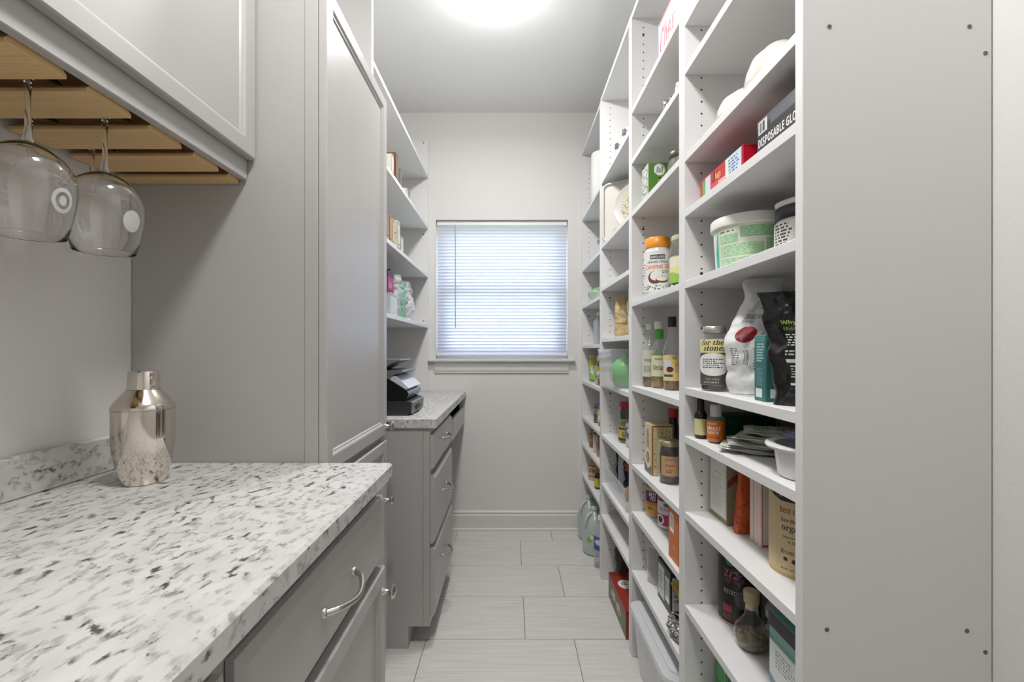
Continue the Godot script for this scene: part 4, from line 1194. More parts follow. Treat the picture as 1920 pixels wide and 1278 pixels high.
	for k in 4:
		var e = sp[k]
		var art := printed(picture(96, 128, e[4], [["l", 0.15, 0.15, 0.7, 0.25, rgb(86, 130, 92), 4, 20 + k], ["r", 0.2, 0.5, 0.3, 0.06, rgb(104, 164, 96)], ["l", 0.2, 0.62, 0.6, 0.25, rgb(120, 126, 120), 5, 30 + k]]), 0.3)
		var s := pouch("sachet", sl[k], "sachet", Vector3(e[0], y7 + 0.0075 + e[2], e[1] - 0.06), e[3], 0.105, 0.125, 0.012, mat(e[4], 0.3), {"seed": 70 + k, "wrinkle": 0.002, "depths": [Vector2(0, 0.1), Vector2(0.4, 1.0), Vector2(1, 0.1)], "widths": [Vector2(0, 1.0), Vector2(1, 1.0)], "prints": [["print", -0.9, 0.9, 0.05, 0.95, art]]}, "sachets on the shelf")
		s.rotation = Vector3.ZERO
		s.basis = Basis(Vector3.UP, deg_to_rad(e[3])) * Basis(Vector3.RIGHT, deg_to_rad(-88.0))
		s.position = Vector3(e[0], y7 + 0.008 + e[2], e[1]) - s.basis * Vector3(0, 0.062, 0)
	var wb := thing("white_tub", Vector3(0.538, y7, -0.795), 0, "white plastic tub with a wide rim holding a blue bag", "tub")
	lathe([Vector2(0, 0.001), Vector2(0.044, 0.001), Vector2(0.047, 0.004), Vector2(0.053, 0.050), Vector2(0.066, 0.053), Vector2(0.068, 0.057), Vector2(0.066, 0.061), Vector2(0.052, 0.060), Vector2(0.045, 0.012), Vector2(0.0, 0.010)], 40)
	part("bowl", wb, mat(rgb(230, 230, 230), 0.3))
	var bb := pouch("blue_bag", "small clear blue bag resting in the white tub", "bag", Vector3(0.545, y7 + 0.050, -0.795), 40, 0.085, 0.075, 0.03, mat(rgb(120, 128, 170), 0.25), {"seed": 91, "wrinkle": 0.005})
	bb.basis = Basis(Vector3.UP, deg_to_rad(40)) * Basis(Vector3.RIGHT, deg_to_rad(-80.0))
	bb.position = Vector3(0.545, y7 + 0.071, -0.795) - bb.basis * Vector3(0, 0.037, 0)
	# eighth shelf
	var y8 := 0.752
	var rb := printed(picture(256, 384, rgb(222, 224, 210), [["r", 0, 0, 1, 0.03, rgb(130, 132, 100)], ["r", 0.9, 0.0, 0.1, 1.0, rgb(214, 216, 196)], ["r", 0.05, 0.05, 0.82, 0.86, rgb(228, 229, 222)], ["s", "Ingredients", 0.24, 0.22, 0.5, 0.045, rgb(150, 150, 140), false], ["l", 0.12, 0.32, 0.68, 0.52, rgb(176, 176, 170), 22, 6], ["r", 0, 0.93, 1, 0.07, rgb(128, 130, 98)]]), 0.5)
	carton("cracker_box", "tall pale box with an olive border, leftmost on its shelf", "box", Vector3(0.585, y8, -1.128), 0, Vector3(0.104, 0.158, 0.090), mat(rgb(136, 132, 108), 0.5), {"left": rb, "front": printed(picture(96, 128, rgb(140, 134, 112), [["p", rgb(120, 60, 50), Vector2(0, 0.3), Vector2(0.4, 0.1), Vector2(0.4, 0.2), Vector2(0, 0.42)]]))})
	var og := printed(picture(192, 320, rgb(198, 92, 42), [["d", 0, 0.3, 1, 0.7, rgb(176, 66, 36), 60, 0.05, 3], ["e", 0.5, 0.15, 0.16, 0.05, rgb(224, 150, 60)], ["s", "A", 0.62, 0.30, 0.2, 0.09, rgb(244, 224, 206), true], ["e", 0.72, 0.63, 0.14, 0.085, rgb(222, 120, 74)], ["e", 0.72, 0.63, 0.11, 0.065, rgb(190, 70, 40)], ["e", 0.8, 0.53, 0.08, 0.03, rgb(240, 222, 200)], ["l", 0.55, 0.73, 0.35, 0.08, rgb(236, 190, 160), 3, 3]]), 0.35)
	pouch("orange_pouch", "bright orange flat pouch beside the pale box", "pouch", Vector3(0.562, y8, -1.045), 4, 0.064, 0.162, 0.022, mat(rgb(192, 84, 40), 0.35), {"seed": 51, "wrinkle": 0.0015, "lean": 0.02, "widths": [Vector2(0, 1.0), Vector2(1, 0.74)], "prints": [["print", -0.97, 0.97, 0.01, 0.99, og]]})
	var kp := printed(picture(128, 256, rgb(206, 168, 112), [["e", 0.6, 0.62, 0.22, 0.12, rgb(80, 60, 66)], ["e", 0.5, 0.66, 0.12, 0.06, rgb(120, 96, 84)], ["l", 0.2, 0.2, 0.6, 0.2, rgb(150, 112, 70), 4, 4]]), 0.6)
	pouch("kraft_pouch", "crumpled tan paper pouch between the orange pouch and the white carton", "pouch", Vector3(0.593, y8, -1.078), 0, 0.060, 0.155, 0.034, mat(rgb(204, 166, 112), 0.7), {"seed": 57, "wrinkle": 0.004, "prints": [["print", -0.9, 0.9, 0.03, 0.97, kp]]})
	var wc := printed(picture(192, 384, rgb(226, 222, 216), [["r", 0, 0, 0.03, 1, rgb(206, 120, 104)], ["s", "Facts", 0.2, 0.16, 0.5, 0.05, rgb(60, 60, 60), true], ["r", 0.18, 0.22, 0.7, 0.012, rgb(40, 40, 40)], ["l", 0.2, 0.25, 0.65, 0.30, rgb(110, 108, 104), 12, 7], ["l", 0.2, 0.60, 0.65, 0.22, rgb(120, 118, 114), 9, 8], ["r", 0, 0.97, 1, 0.03, rgb(200, 90, 76)]]), 0.45)
	carton("white_carton", "white carton with pink edges standing left of the large tan canister", "box", Vector3(0.588, y8, -0.985), 0, Vector3(0.078, 0.160, 0.046), mat(rgb(222, 196, 186), 0.5), {"front": wc, "left": printed(picture(64, 128, rgb(226, 206, 198), [["r", 0.3, 0, 0.1, 1, rgb(214, 160, 148)]]))})
	var maca := printed(picture(1024, 512, rgb(208, 186, 146), [["r", 0, 0, 1, 0.17, rgb(46, 42, 40)], ["d", 0, 0.02, 1, 0.12, rgb(84, 104, 78), 40, 0.02, 5], ["d", 0, 0.02, 1, 0.12, rgb(140, 134, 140), 22, 0.012, 6],
		["p", rgb(208, 186, 146), Vector2(0.1, 0.18), Vector2(0.2, 0.14), Vector2(0.3, 0.10), Vector2(0.42, 0.18)],
		["s", "Best of the World", 0.39, 0.23, 0.27, 0.075, rgb(120, 74, 34), true, true], ["s", "Raw Maca Root Powder", 0.40, 0.36, 0.25, 0.045, rgb(60, 44, 30), true, true], ["s", "organic", 0.405, 0.43, 0.145, 0.09, rgb(52, 38, 26), true, true], ["s", "Improved Male Tonic", 0.41, 0.56, 0.17, 0.035, rgb(76, 58, 40), true, true], ["s", "& Libido", 0.44, 0.61, 0.08, 0.035, rgb(76, 58, 40), true, true], ["s", "from the Source", 0.40, 0.72, 0.23, 0.05, rgb(64, 48, 34), true, true], ["e", 0.52, 0.84, 0.018, 0.038, rgb(52, 60, 40)], ["e", 0.52, 0.84, 0.013, 0.027, rgb(180, 160, 120)], ["e", 0.425, 0.83, 0.012, 0.022, rgb(58, 44, 30)], ["e", 0.47, 0.84, 0.012, 0.026, rgb(58, 44, 30)], ["s", "net wt 500 grams", 0.40, 0.93, 0.2, 0.03, rgb(80, 60, 44), true, true]]), 0.65)
	can("canister", "large tan canister with brown lettering and a dark top, beside the front panel", "canister", Vector3(0.572, y8, -0.868), 0.053, 0.178, maca, "", false, -0.58)
	# ninth shelf
	var y9 := 0.503
	var bk := printed(picture(512, 256, rgb(24, 22, 24), [["p", rgb(60, 130, 100), Vector2(0.34, 0.02), Vector2(0.42, 0.02), Vector2(0.46, 0.2), Vector2(0.40, 0.2)], ["s", "Z/2", 0.37, 0.27, 0.12, 0.1, rgb(190, 90, 116), true], ["r", 0.36, 0.25, 0.3, 0.012, rgb(120, 60, 80)], ["r", 0.36, 0.40, 0.25, 0.01, rgb(120, 60, 80)], ["d", 0.36, 0.30, 0.25, 0.15, rgb(96, 36, 56), 20, 0.012, 4], ["s", "NITRO", 0.37, 0.54, 0.11, 0.06, rgb(170, 170, 170), true], ["e", 0.52, 0.64, 0.06, 0.12, rgb(84, 84, 86)], ["e", 0.55, 0.58, 0.03, 0.06, rgb(24, 22, 24)], ["r", 0.36, 0.76, 0.08, 0.1, rgb(176, 40, 56)], ["l", 0.36, 0.9, 0.2, 0.07, rgb(150, 50, 60), 2, 5]]), 0.35)
	can("supplement_can", "black canister with red and grey print, left on the low shelf", "canister", Vector3(0.582, y9, -1.118), 0.048, 0.190, bk, "", false, -0.45)
	var fl := thing("glass_flask", Vector3(0.553, y9, -1.008), 0, "small round glass flask with a cork stopper and dried herbs inside", "bottle")
	lathe([Vector2(0, 0.001), Vector2(0.022, 0.001), Vector2(0.032, 0.010), Vector2(0.0375, 0.028), Vector2(0.034, 0.048), Vector2(0.022, 0.064), Vector2(0.0145, 0.076), Vector2(0.0135, 0.100), Vector2(0.016, 0.103)], 36)
	part("body", fl, M.jar_glass)
	lathe([Vector2(0, 0.003), Vector2(0.020, 0.003), Vector2(0.030, 0.011), Vector2(0.0352, 0.027), Vector2(0.028, 0.034), Vector2(0.010, 0.040), Vector2(0, 0.042)], 30)
	part("dried_herbs", fl, printed(picture(128, 64, rgb(120, 106, 78), [["d", 0, 0, 1, 1, rgb(84, 72, 48), 120, 0.03, 3], ["d", 0, 0, 1, 1, rgb(160, 146, 110), 80, 0.025, 4]]), 0.9))
	lathe([Vector2(0, 0.090), Vector2(0.0122, 0.090), Vector2(0.0128, 0.1035), Vector2(0.0165, 0.1045), Vector2(0.0172, 0.128), Vector2(0.0155, 0.131), Vector2(0, 0.132)], 24)
	part("cork", fl, mat(rgb(196, 178, 140), 0.75))
	var sv := printed(picture(128, 192, rgb(150, 150, 150), [["e", 0.4, 0.3, 0.3, 0.2, rgb(206, 206, 206)], ["e", 0.4, 0.3, 0.2, 0.13, rgb(80, 80, 80)], ["e", 0.5, 0.62, 0.32, 0.18, rgb(200, 200, 200)], ["e", 0.5, 0.62, 0.2, 0.1, rgb(60, 60, 60)], ["d", 0, 0, 1, 1, rgb(50, 50, 52), 40, 0.03, 9]]), 0.2)
	pouch("foil_bag", "silver and black printed foil bag behind the glass flask", "bag", Vector3(0.638, y9, -1.020), -10, 0.085, 0.175, 0.05, mat(rgb(150, 150, 152), 0.25, 0.4), {"seed": 64, "wrinkle": 0.006, "prints": [["print", -0.95, 0.95, 0.03, 0.97, sv]]})
	var tl := printed(picture(256, 512, rgb(220, 224, 222), [["r", 0, 0, 1, 0.16, rgb(24, 28, 30)], ["p", rgb(126, 172, 164), Vector2(0, 0.16), Vector2(1, 0.16), Vector2(1, 0.30), Vector2(0, 0.24)], ["r", 0.0, 0.24, 1.0, 0.06, rgb(96, 150, 146)], ["p", rgb(120, 150, 160), Vector2(0, 0.66), Vector2(1, 0.86), Vector2(1, 0.98), Vector2(0, 0.76)], ["l", 0.2, 0.36, 0.6, 0.2, rgb(150, 156, 156), 5, 3], ["s", "AA", 0.2, 0.84, 0.24, 0.07, rgb(100, 104, 108), true]]), 0.4)
	carton("wipes_box", "teal and white box on the low shelf, nearest the front panel", "box", Vector3(0.552, y9, -0.803), 0, Vector3(0.10, 0.182, 0.098), mat(rgb(84, 140, 140), 0.45), {"left": tl, "front": printed(picture(96, 128, rgb(92, 146, 144), [["r", 0, 0, 1, 0.1, rgb(24, 28, 30)], ["r", 0.1, 0.4, 0.6, 0.3, rgb(150, 190, 190)]]))})
	var gb := printed(picture(128, 192, rgb(60, 140, 74), [["r", 0.1, 0.3, 0.5, 0.3, rgb(96, 170, 100)], ["s", "II", 0.65, 0.3, 0.12, 0.4, rgb(160, 210, 160), true]]), 0.4)
	carton("green_box", "green box on the lowest shelf in view, at the bottom edge of the photo", "box", Vector3(0.60, 0.27, -1.128), 0, Vector3(0.115, 0.150, 0.07), mat(rgb(50, 124, 66), 0.45), {"left": gb, "front": gb})

func second_bay() -> void:
	var chex := printed(picture(512, 256, rgb(208, 206, 203), [["r", 0, 0, 1, 0.06, rgb(190, 40, 50)], ["r", 0, 0, 0.03, 1, rgb(140, 150, 190)], ["r", 0.6, 0.06, 0.4, 0.30, rgb(220, 206, 160)], ["s", "Chex", 0.08, 0.22, 0.56, 0.58, rgb(196, 36, 46), true, false, 0.3], ["r", 0.66, 0.45, 0.3, 0.5, rgb(150, 180, 210)]]), 0.4)
	carton("cereal_box", "white cereal box with large red lettering lying on a high shelf", "box", Vector3(0.552, 2.112, -1.345), 0, Vector3(0.12, 0.150, 0.235), mat(rgb(200, 198, 200), 0.45), {"left": chex, "front": chex})
	pouch("chip_bag", "crumpled silver and brown bag, left on the shelf below the cereal box", "bag", Vector3(0.548, 1.919, -1.445), -50, 0.10, 0.105, 0.06, mat(rgb(142, 138, 126), 0.25, 0.3), {"seed": 102, "wrinkle": 0.007, "grain": 30.0, "prints": [["print", -0.5, 0.9, 0.4, 0.98, mat(rgb(116, 84, 64), 0.35)]]})
	pouch("chip_bag", "beige patterned bag on the shelf below the cereal box, nearer the camera", "bag", Vector3(0.548, 1.919, -1.345), -50, 0.10, 0.10, 0.06, mat(rgb(206, 190, 168), 0.35), {"seed": 103, "wrinkle": 0.005, "prints": [["print", -0.8, 0.8, 0.1, 0.95, printed(picture(96, 96, rgb(214, 198, 176), [["d", 0, 0, 1, 1, rgb(176, 110, 84), 30, 0.06, 3]]), 0.4)]]})
	pouch("chip_bag", "plain pale bag on the shelf below the cereal box, beside the beige patterned one", "bag", Vector3(0.548, 1.919, -1.262), -60, 0.07, 0.12, 0.04, mat(rgb(222, 220, 212), 0.4), {"seed": 104, "wrinkle": 0.004})
	var lids := printed(picture(256, 256, rgb(112, 152, 66), [["e", 0.1, 0.5, 0.3, 0.6, rgb(84, 130, 56)], ["e", 0.5, 0.20, 0.26, 0.17, rgb(230, 232, 224)], ["r", 0.26, 0.1, 0.48, 0.2, rgb(230, 232, 224)], ["s", "Ball", 0.34, 0.11, 0.34, 0.18, rgb(60, 84, 60), true, true, 0.3], ["e", 0.5, 0.44, 0.07, 0.03, rgb(40, 60, 40)], ["d", 0.55, 0.5, 0.45, 0.5, rgb(140, 166, 80), 16, 0.08, 5]]), 0.4)
	var jars := printed(picture(96, 192, rgb(196, 200, 186), [["e", 0.5, 0.2, 0.4, 0.1, rgb(120, 130, 116)], ["e", 0.5, 0.2, 0.3, 0.07, rgb(214, 216, 206)], ["e", 0.5, 0.45, 0.4, 0.1, rgb(120, 130, 116)], ["e", 0.5, 0.45, 0.3, 0.07, rgb(214, 216, 206)], ["e", 0.5, 0.72, 0.42, 0.12, rgb(110, 120, 106)], ["e", 0.5, 0.72, 0.3, 0.08, rgb(206, 210, 198)]]), 0.4)
	carton("canning_lid_box", "green box with a white badge and jar pictures on its side", "box", Vector3(0.518, 1.716, -1.565), 0, Vector3(0.076, 0.120, 0.075), mat(rgb(104, 146, 66), 0.45), {"front": lids, "left": jars})
	jar("pickle_jar", "dark green jar half hidden at the right of the green badge box", "jar", Vector3(0.545, 1.716, -1.405), 0.040, 0.098, {"fill": mat(rgb(78, 84, 40), 0.5), "fill_h": 0.95, "lid": mat(rgb(66, 66, 40), 0.4), "lid_r": 0.037})
	var coco := printed(picture(512, 512, rgb(230, 230, 226), [["r", 0.30, 0.10, 0.40, 0.11, rgb(50, 34, 34)], ["s", "KIRKLAND", 0.32, 0.125, 0.36, 0.06, rgb(240, 236, 230), true], ["s", "ORGANIC VIRGIN", 0.22, 0.25, 0.56, 0.055, rgb(70, 74, 66), true], ["s", "Coconut Oil", 0.16, 0.33, 0.68, 0.12, rgb(226, 110, 64), true], ["e", 0.44, 0.66, 0.20, 0.16, rgb(112, 72, 56)], ["e", 0.46, 0.62, 0.16, 0.12, rgb(236, 232, 226)], ["e", 0.62, 0.72, 0.17, 0.08, rgb(112, 72, 56)], ["e", 0.62, 0.70, 0.15, 0.055, rgb(238, 236, 230)], ["d", 0.05, 0.86, 0.9, 0.1, rgb(80, 140, 90), 50, 0.02, 4], ["l", 0.62, 0.50, 0.2, 0.08, rgb(90, 94, 90), 2, 4], ["l", 0.06, 0.3, 0.08, 0.4, rgb(110, 120, 130), 6, 5]]), 0.35)
	jar("coconut_oil_jar", "white plastic jar with an orange lid and a coconut on the label", "jar", Vector3(0.532, 1.370, -1.588), 0.0485, 0.215, {"body": mat(rgb(228, 228, 224), 0.3), "lid": mat(rgb(232, 150, 40), 0.35), "lid_h": 0.036, "lid_r": 0.043, "neck": 0.02, "label": coco, "l0": 0.10, "l1": 0.76, "aim": -0.33, "spread": 1.35})
	var gl := printed(picture(256, 256, rgb(214, 220, 150), [["r", 0, 0, 1, 0.3, rgb(226, 222, 196)], ["e", 0.2, 0.75, 0.5, 0.3, rgb(150, 186, 84)], ["r", 0.05, 0.78, 0.5, 0.18, rgb(60, 66, 60)], ["e", 0.28, 0.87, 0.06, 0.06, rgb(220, 224, 216)]]), 0.4)
	jar("glass_jar", "glass jar with a green and cream label, half hidden right of the coconut oil jar", "jar", Vector3(0.577, 1.370, -1.472), 0.041, 0.196, {"fill": mat(rgb(196, 192, 160), 0.4), "fill_h": 0.7, "lid": mat(rgb(206, 202, 176), 0.35), "lid_r": 0.036, "label": gl, "l0": 0.06, "l1": 0.62, "aim": -0.8, "spread": 1.2})
	# bottles
	var yb := 1.0466
	var vin := printed(picture(256, 256, rgb(214, 210, 176), [["r", 0, 0, 1, 0.08, rgb(120, 140, 90)], ["s", "Amber", 0.3, 0.16, 0.4, 0.10, rgb(70, 70, 60), true, true], ["s", "Nectar", 0.2, 0.45, 0.6, 0.2, rgb(50, 52, 44), true, true, 0.2], ["r", 0, 0.9, 1, 0.1, rgb(104, 122, 80)]]), 0.4)
	var vin2 := printed(picture(256, 256, rgb(206, 204, 186), [["s", "Vinegar", 0.2, 0.3, 0.6, 0.16, rgb(80, 84, 70), true, true], ["l", 0.2, 0.6, 0.6, 0.25, rgb(110, 112, 100), 5, 3]]), 0.4)
	var vin3 := printed(picture(256, 256, rgb(222, 198, 128), [["r", 0, 0.2, 0.5, 0.4, rgb(206, 206, 206)], ["e", 0.42, 0.56, 0.16, 0.11, rgb(96, 44, 32)], ["r", 0.1, 0.76, 0.46, 0.09, rgb(56, 76, 106)], ["e", 0.62, 0.12, 0.12, 0.06, rgb(176, 160, 90)], ["l", 0.66, 0.3, 0.3, 0.4, rgb(140, 116, 70), 8, 4]]), 0.4)
	bottle("vinegar_bottle", "clear bottle with a white cap and pale label, at the back left of three", "bottle", Vector3(0.525, yb, -1.655), 0.0275, 0.235, {"shoulder": 0.60, "fill": mat(rgb(120, 92, 52), 0.3), "fill_h": 0.2, "cap": mat(rgb(228, 226, 218), 0.4), "label": vin2, "l0": 0.16, "l1": 0.58}, "bottles on the middle shelf")
	bottle("vinegar_bottle", "bottle with a bright green neck band and amber liquid, middle of three", "bottle", Vector3(0.538, yb, -1.592), 0.026, 0.240, {"shoulder": 0.56, "fill": mat(rgb(150, 104, 40), 0.3), "fill_h": 0.22, "cap": mat(rgb(226, 228, 214), 0.4), "cap_h": 0.026, "band": mat(rgb(84, 178, 66), 0.4), "band_y0": 0.74, "band_y1": 0.88, "neck_r": 0.014, "neck_y": 0.72, "label": vin, "l0": 0.14, "l1": 0.52}, "bottles on the middle shelf")
	var fb := bottle("vinegar_bottle", "clear bottle with a black pourer cap and yellow label, front of three", "bottle", Vector3(0.557, yb, -1.515), 0.0285, 0.252, {"shoulder": 0.54, "fill": mat(rgb(104, 70, 34), 0.3), "fill_h": 0.13, "cap": mat(rgb(26, 26, 30), 0.35), "cap_h": 0.034, "cap_r": 0.0145, "neck_r": 0.0125, "label": vin3, "l0": 0.13, "l1": 0.48}, "bottles on the middle shelf")
	# carton and jar
	var yc := 0.745
	var gold := printed(picture(256, 384, rgb(214, 198, 152), [["r", 0, 0, 0.06, 1, rgb(150, 104, 40)], ["r", 0.94, 0, 0.06, 1, rgb(150, 104, 40)], ["r", 0, 0, 1, 0.03, rgb(150, 104, 40)], ["r", 0.5, 0, 0.014, 1, rgb(60, 50, 40)], ["d", 0.1, 0.06, 0.36, 0.9, rgb(150, 150, 110), 24, 0.03, 4], ["d", 0.55, 0.06, 0.36, 0.9, rgb(110, 84, 50), 26, 0.03, 5], ["e", 0.3, 0.55, 0.12, 0.32, rgb(190, 176, 130)], ["e", 0.3, 0.55, 0.10, 0.29, rgb(220, 206, 164)]]), 0.45)
	var golds := printed(picture(256, 384, rgb(212, 202, 180), [["e", 0.5, 0.32, 0.2, 0.24, rgb(178, 156, 130)], ["d", 0.32, 0.12, 0.36, 0.4, rgb(140, 110, 90), 30, 0.03, 6], ["e", 0.5, 0.68, 0.36, 0.2, rgb(232, 226, 212)], ["e", 0.5, 0.68, 0.24, 0.12, rgb(170, 120, 84)], ["d", 0.32, 0.58, 0.36, 0.2, rgb(206, 160, 110), 18, 0.04, 7], ["p", rgb(104, 98, 92), Vector2(0, 0.80), Vector2(0.5, 0.92), Vector2(1, 0.80), Vector2(1, 1), Vector2(0, 1)]]), 0.45)
	carton("tea_carton", "cream and gold patterned carton behind the dark jam jar", "box", Vector3(0.531, yc, -1.572), 0, Vector3(0.078, 0.176, 0.080), mat(rgb(196, 172, 124), 0.45), {"front": gold, "left": golds})
	var jam := printed(picture(192, 192, rgb(196, 154, 112), [["s", "preserve", 0.2, 0.12, 0.6, 0.16, rgb(110, 74, 60), false, true, 0.3], ["s", "Maple", 0.25, 0.4, 0.5, 0.14, rgb(84, 56, 44), true, true], ["l", 0.3, 0.68, 0.4, 0.2, rgb(104, 74, 58), 2, 4]]), 0.5)
	jar("jam_jar", "dark jam jar with a gold lid and tan label in front of the patterned carton", "jar", Vector3(0.530, yc, -1.462), 0.0345, 0.140, {"fill": mat(rgb(42, 20, 20), 0.25), "fill_h": 0.97, "lid": mat(rgb(190, 184, 146), 0.3, 0.7), "lid_r": 0.0325, "label": jam, "l0": 0.2, "l1": 0.66, "aim": -0.35, "spread": 0.85})
	bottle("sauce_bottle", "dark sauce bottle with a red cap behind the patterned carton", "bottle", Vector3(0.602, yc, -1.625), 0.028, 0.222, {"body": mat(rgb(40, 24, 20), 0.2), "cap": mat(rgb(190, 36, 42), 0.4), "cap_r": 0.0175, "cap_h": 0.028, "neck_r": 0.016})
	# cans and orange box
	var ycn := 0.563
	var dic := printed(picture(512, 256, rgb(206, 176, 84), [["r", 0, 0.10, 1, 0.42, rgb(84, 50, 110)], ["s", "BEST", 0.40, 0.14, 0.13, 0.14, rgb(236, 230, 220), true], ["s", "YET", 0.42, 0.30, 0.10, 0.14, rgb(236, 230, 220), true], ["r", 0, 0.5, 1, 0.12, rgb(220, 120, 50)], ["e", 0.45, 0.8, 0.10, 0.13, rgb(222, 150, 84)], ["e", 0.42, 0.72, 0.05, 0.06, rgb(110, 140, 60)], ["e", 0.8, 0.75, 0.10, 0.15, rgb(222, 150, 84)]]), 0.35)
	var pin := printed(picture(512, 256, rgb(226, 216, 222), [["r", 0, 0, 1, 0.10, rgb(170, 60, 90)], ["e", 0.5, 0.2, 0.07, 0.08, rgb(90, 130, 70)], ["s", "BEANS", 0.36, 0.3, 0.2, 0.12, rgb(190, 120, 150), true], ["r", 0, 0.55, 1, 0.38, rgb(176, 40, 96)], ["e", 0.37, 0.74, 0.07, 0.17, rgb(236, 230, 236)], ["e", 0.37, 0.74, 0.045, 0.11, rgb(70, 30, 50)]]), 0.35)
	can("food_can", "yellow and purple can on the shelf with the orange box", "can", Vector3(0.546, ycn, -1.655), 0.0345, 0.112, dic, "cans in the second bookcase")
	can("food_can", "white and magenta can beside the orange box", "can", Vector3(0.556, ycn, -1.545), 0.0365, 0.112, pin, "cans in the second bookcase")
	var ob := printed(picture(192, 384, rgb(204, 112, 52), [["b", 0.14, 0.12, 0.42, 0.36, 0], ["e", 0.56, 0.74, 0.12, 0.05, rgb(226, 160, 110)], ["e", 0.56, 0.74, 0.07, 0.028, rgb(204, 112, 52)], ["l", 0.12, 0.62, 0.08, 0.3, rgb(226, 170, 130), 6, 3]]), 0.45)
	carton("orange_box", "orange box with a white bar code standing at the shelf edge", "box", Vector3(0.520, ycn, -1.295), 0, Vector3(0.080, 0.156, 0.078), mat(rgb(204, 112, 52), 0.5), {"left": ob, "front": ob})
	# low shelf
	var yl := 0.3365
	var bw := printed(picture(256, 128, rgb(40, 42, 46), [["r", 0.04, 0.1, 0.5, 0.8, rgb(206, 208, 210)], ["l", 0.1, 0.25, 0.36, 0.5, rgb(120, 122, 126), 4, 3], ["b", 0.62, 0.2, 0.3, 0.6, 0]]), 0.4)
	carton("black_white_box", "black and white box on the low shelf behind the yellow and red bag", "box", Vector3(0.560, yl, -1.460), 0, Vector3(0.10, 0.135, 0.12), mat(rgb(38, 40, 44), 0.45), {"left": bw, "front": bw, "top": printed(picture(128, 128, rgb(46, 48, 52), [["l", 0.1, 0.2, 0.8, 0.3, rgb(190, 192, 194), 3, 2], ["r", 0.1, 0.6, 0.8, 0.06, rgb(120, 124, 128)]]))})
	jar("clear_canister", "clear empty canister in the far corner of the low shelf", "jar", Vector3(0.548, yl, -1.615), 0.045, 0.150, {"lid": clear(Color(0.9, 0.92, 0.9), 0.3, 0.1), "lid_r": 0.044})
	var yr := printed(picture(128, 192, rgb(214, 176, 66), [["r", 0.35, 0, 0.65, 1, rgb(150, 40, 44)], ["e", 0.6, 0.3, 0.14, 0.06, rgb(226, 220, 214)], ["d", 0.4, 0.5, 0.6, 0.5, rgb(110, 24, 30), 20, 0.06, 3]]), 0.3)
	var yp := pouch("snack_bag", "yellow and red snack bag lying on the low shelf", "bag", Vector3(0.56, yl, -1.30), 0, 0.135, 0.16, 0.05, mat(rgb(206, 166, 60), 0.3), {"seed": 120, "wrinkle": 0.004, "depths": [Vector2(0, 0.05), Vector2(0.4, 1.0), Vector2(1, 0.05)], "prints": [["print", -0.9, 0.9, 0.04, 0.96, yr]]})
	yp.basis = Basis(Vector3.UP, deg_to_rad(6)) * Basis(Vector3.BACK, deg_to_rad(-16)) * Basis(Vector3.RIGHT, deg_to_rad(-74))
	yp.position = Vector3(0.565, yl + 0.085, -1.30) - yp.basis * Vector3(0, 0.08, 0)
	var fp := pouch("foil_packet", "small crumpled silver foil packet at the edge of the low shelf", "packet", Vector3(0.505, yl, -1.27), -70, 0.13, 0.062, 0.045, mat(rgb(160, 160, 158), 0.28, 0.55), {"seed": 131, "wrinkle": 0.008, "grain": 40.0, "depths": [Vector2(0, 0.8), Vector2(0.4, 1.0), Vector2(1, 0.3)]})
	# tote on the floor
	var tt := thing("storage_tote", Vector3(0.60, 0, -1.435), 0, "large translucent plastic tote with a lid on the floor under the shelves", "storage box")
	var x0 := -0.150; var x1 := 0.150
	for k in 2:
		var g := 0.0 if k == 0 else 0.004
		var st := []
		for j in 2:
			var y := 0.002 + g if j == 0 else 0.232
			var e := 0.022 - g if j == 0 else 0.0 - g
			st.append([Vector3(x0 + 0.022 * (1 - j) + g, y, -0.185 + 0.02 * (1 - j) + g), Vector3(x1 - 0.022 * (1 - j) - g, y, -0.185 + 0.02 * (1 - j) + g), Vector3(x1 - 0.022 * (1 - j) - g, y, 0.185 - 0.02 * (1 - j) - g), Vector3(x0 + 0.022 * (1 - j) + g, y, 0.185 - 0.02 * (1 - j) - g)])
		for i in 4:
			var mid: Vector3 = (st[0][i] + st[0][(i + 1) % 4]) * 0.5 * (1.0 if k == 0 else -1.0)
			mid.y = 0
			q_out(st[0][i], st[0][(i + 1) % 4], st[1][(i + 1) % 4], st[1][i], mid)
		q_out(st[0][0], st[0][1], st[0][2], st[0][3], Vector3.DOWN if k == 0 else Vector3.UP)
	part("body", tt, M.frosted)
	rounded_slab(x0 - 0.012, x1 + 0.006, -0.200, 0.200, 0.233, 0.252, 0.035)
	rounded_slab(x0 + 0.012, x1 - 0.012, -0.178, 0.178, 0.2521, 0.258, 0.03)
	part("lid", tt, M.frosted_lid)
	for e in [[0.0, 0.105, rgb(150, 150, 156), 5], [0.0, 0.0, rgb(176, 96, 130), 6], [0.0, -0.105, rgb(206, 196, 150), 7]]:
		var cl := pouch("folded_bag", ["grey bag packed inside the translucent tote", "pink bag packed inside the translucent tote", "cream bag packed inside the translucent tote"][e[3] - 5], "bag", Vector3(0.60 + e[0], 0.008, -1.435 + e[1]), 0, 0.18, 0.19, 0.075, mat(e[2], 0.5), {"seed": 140 + e[3], "wrinkle": 0.006})

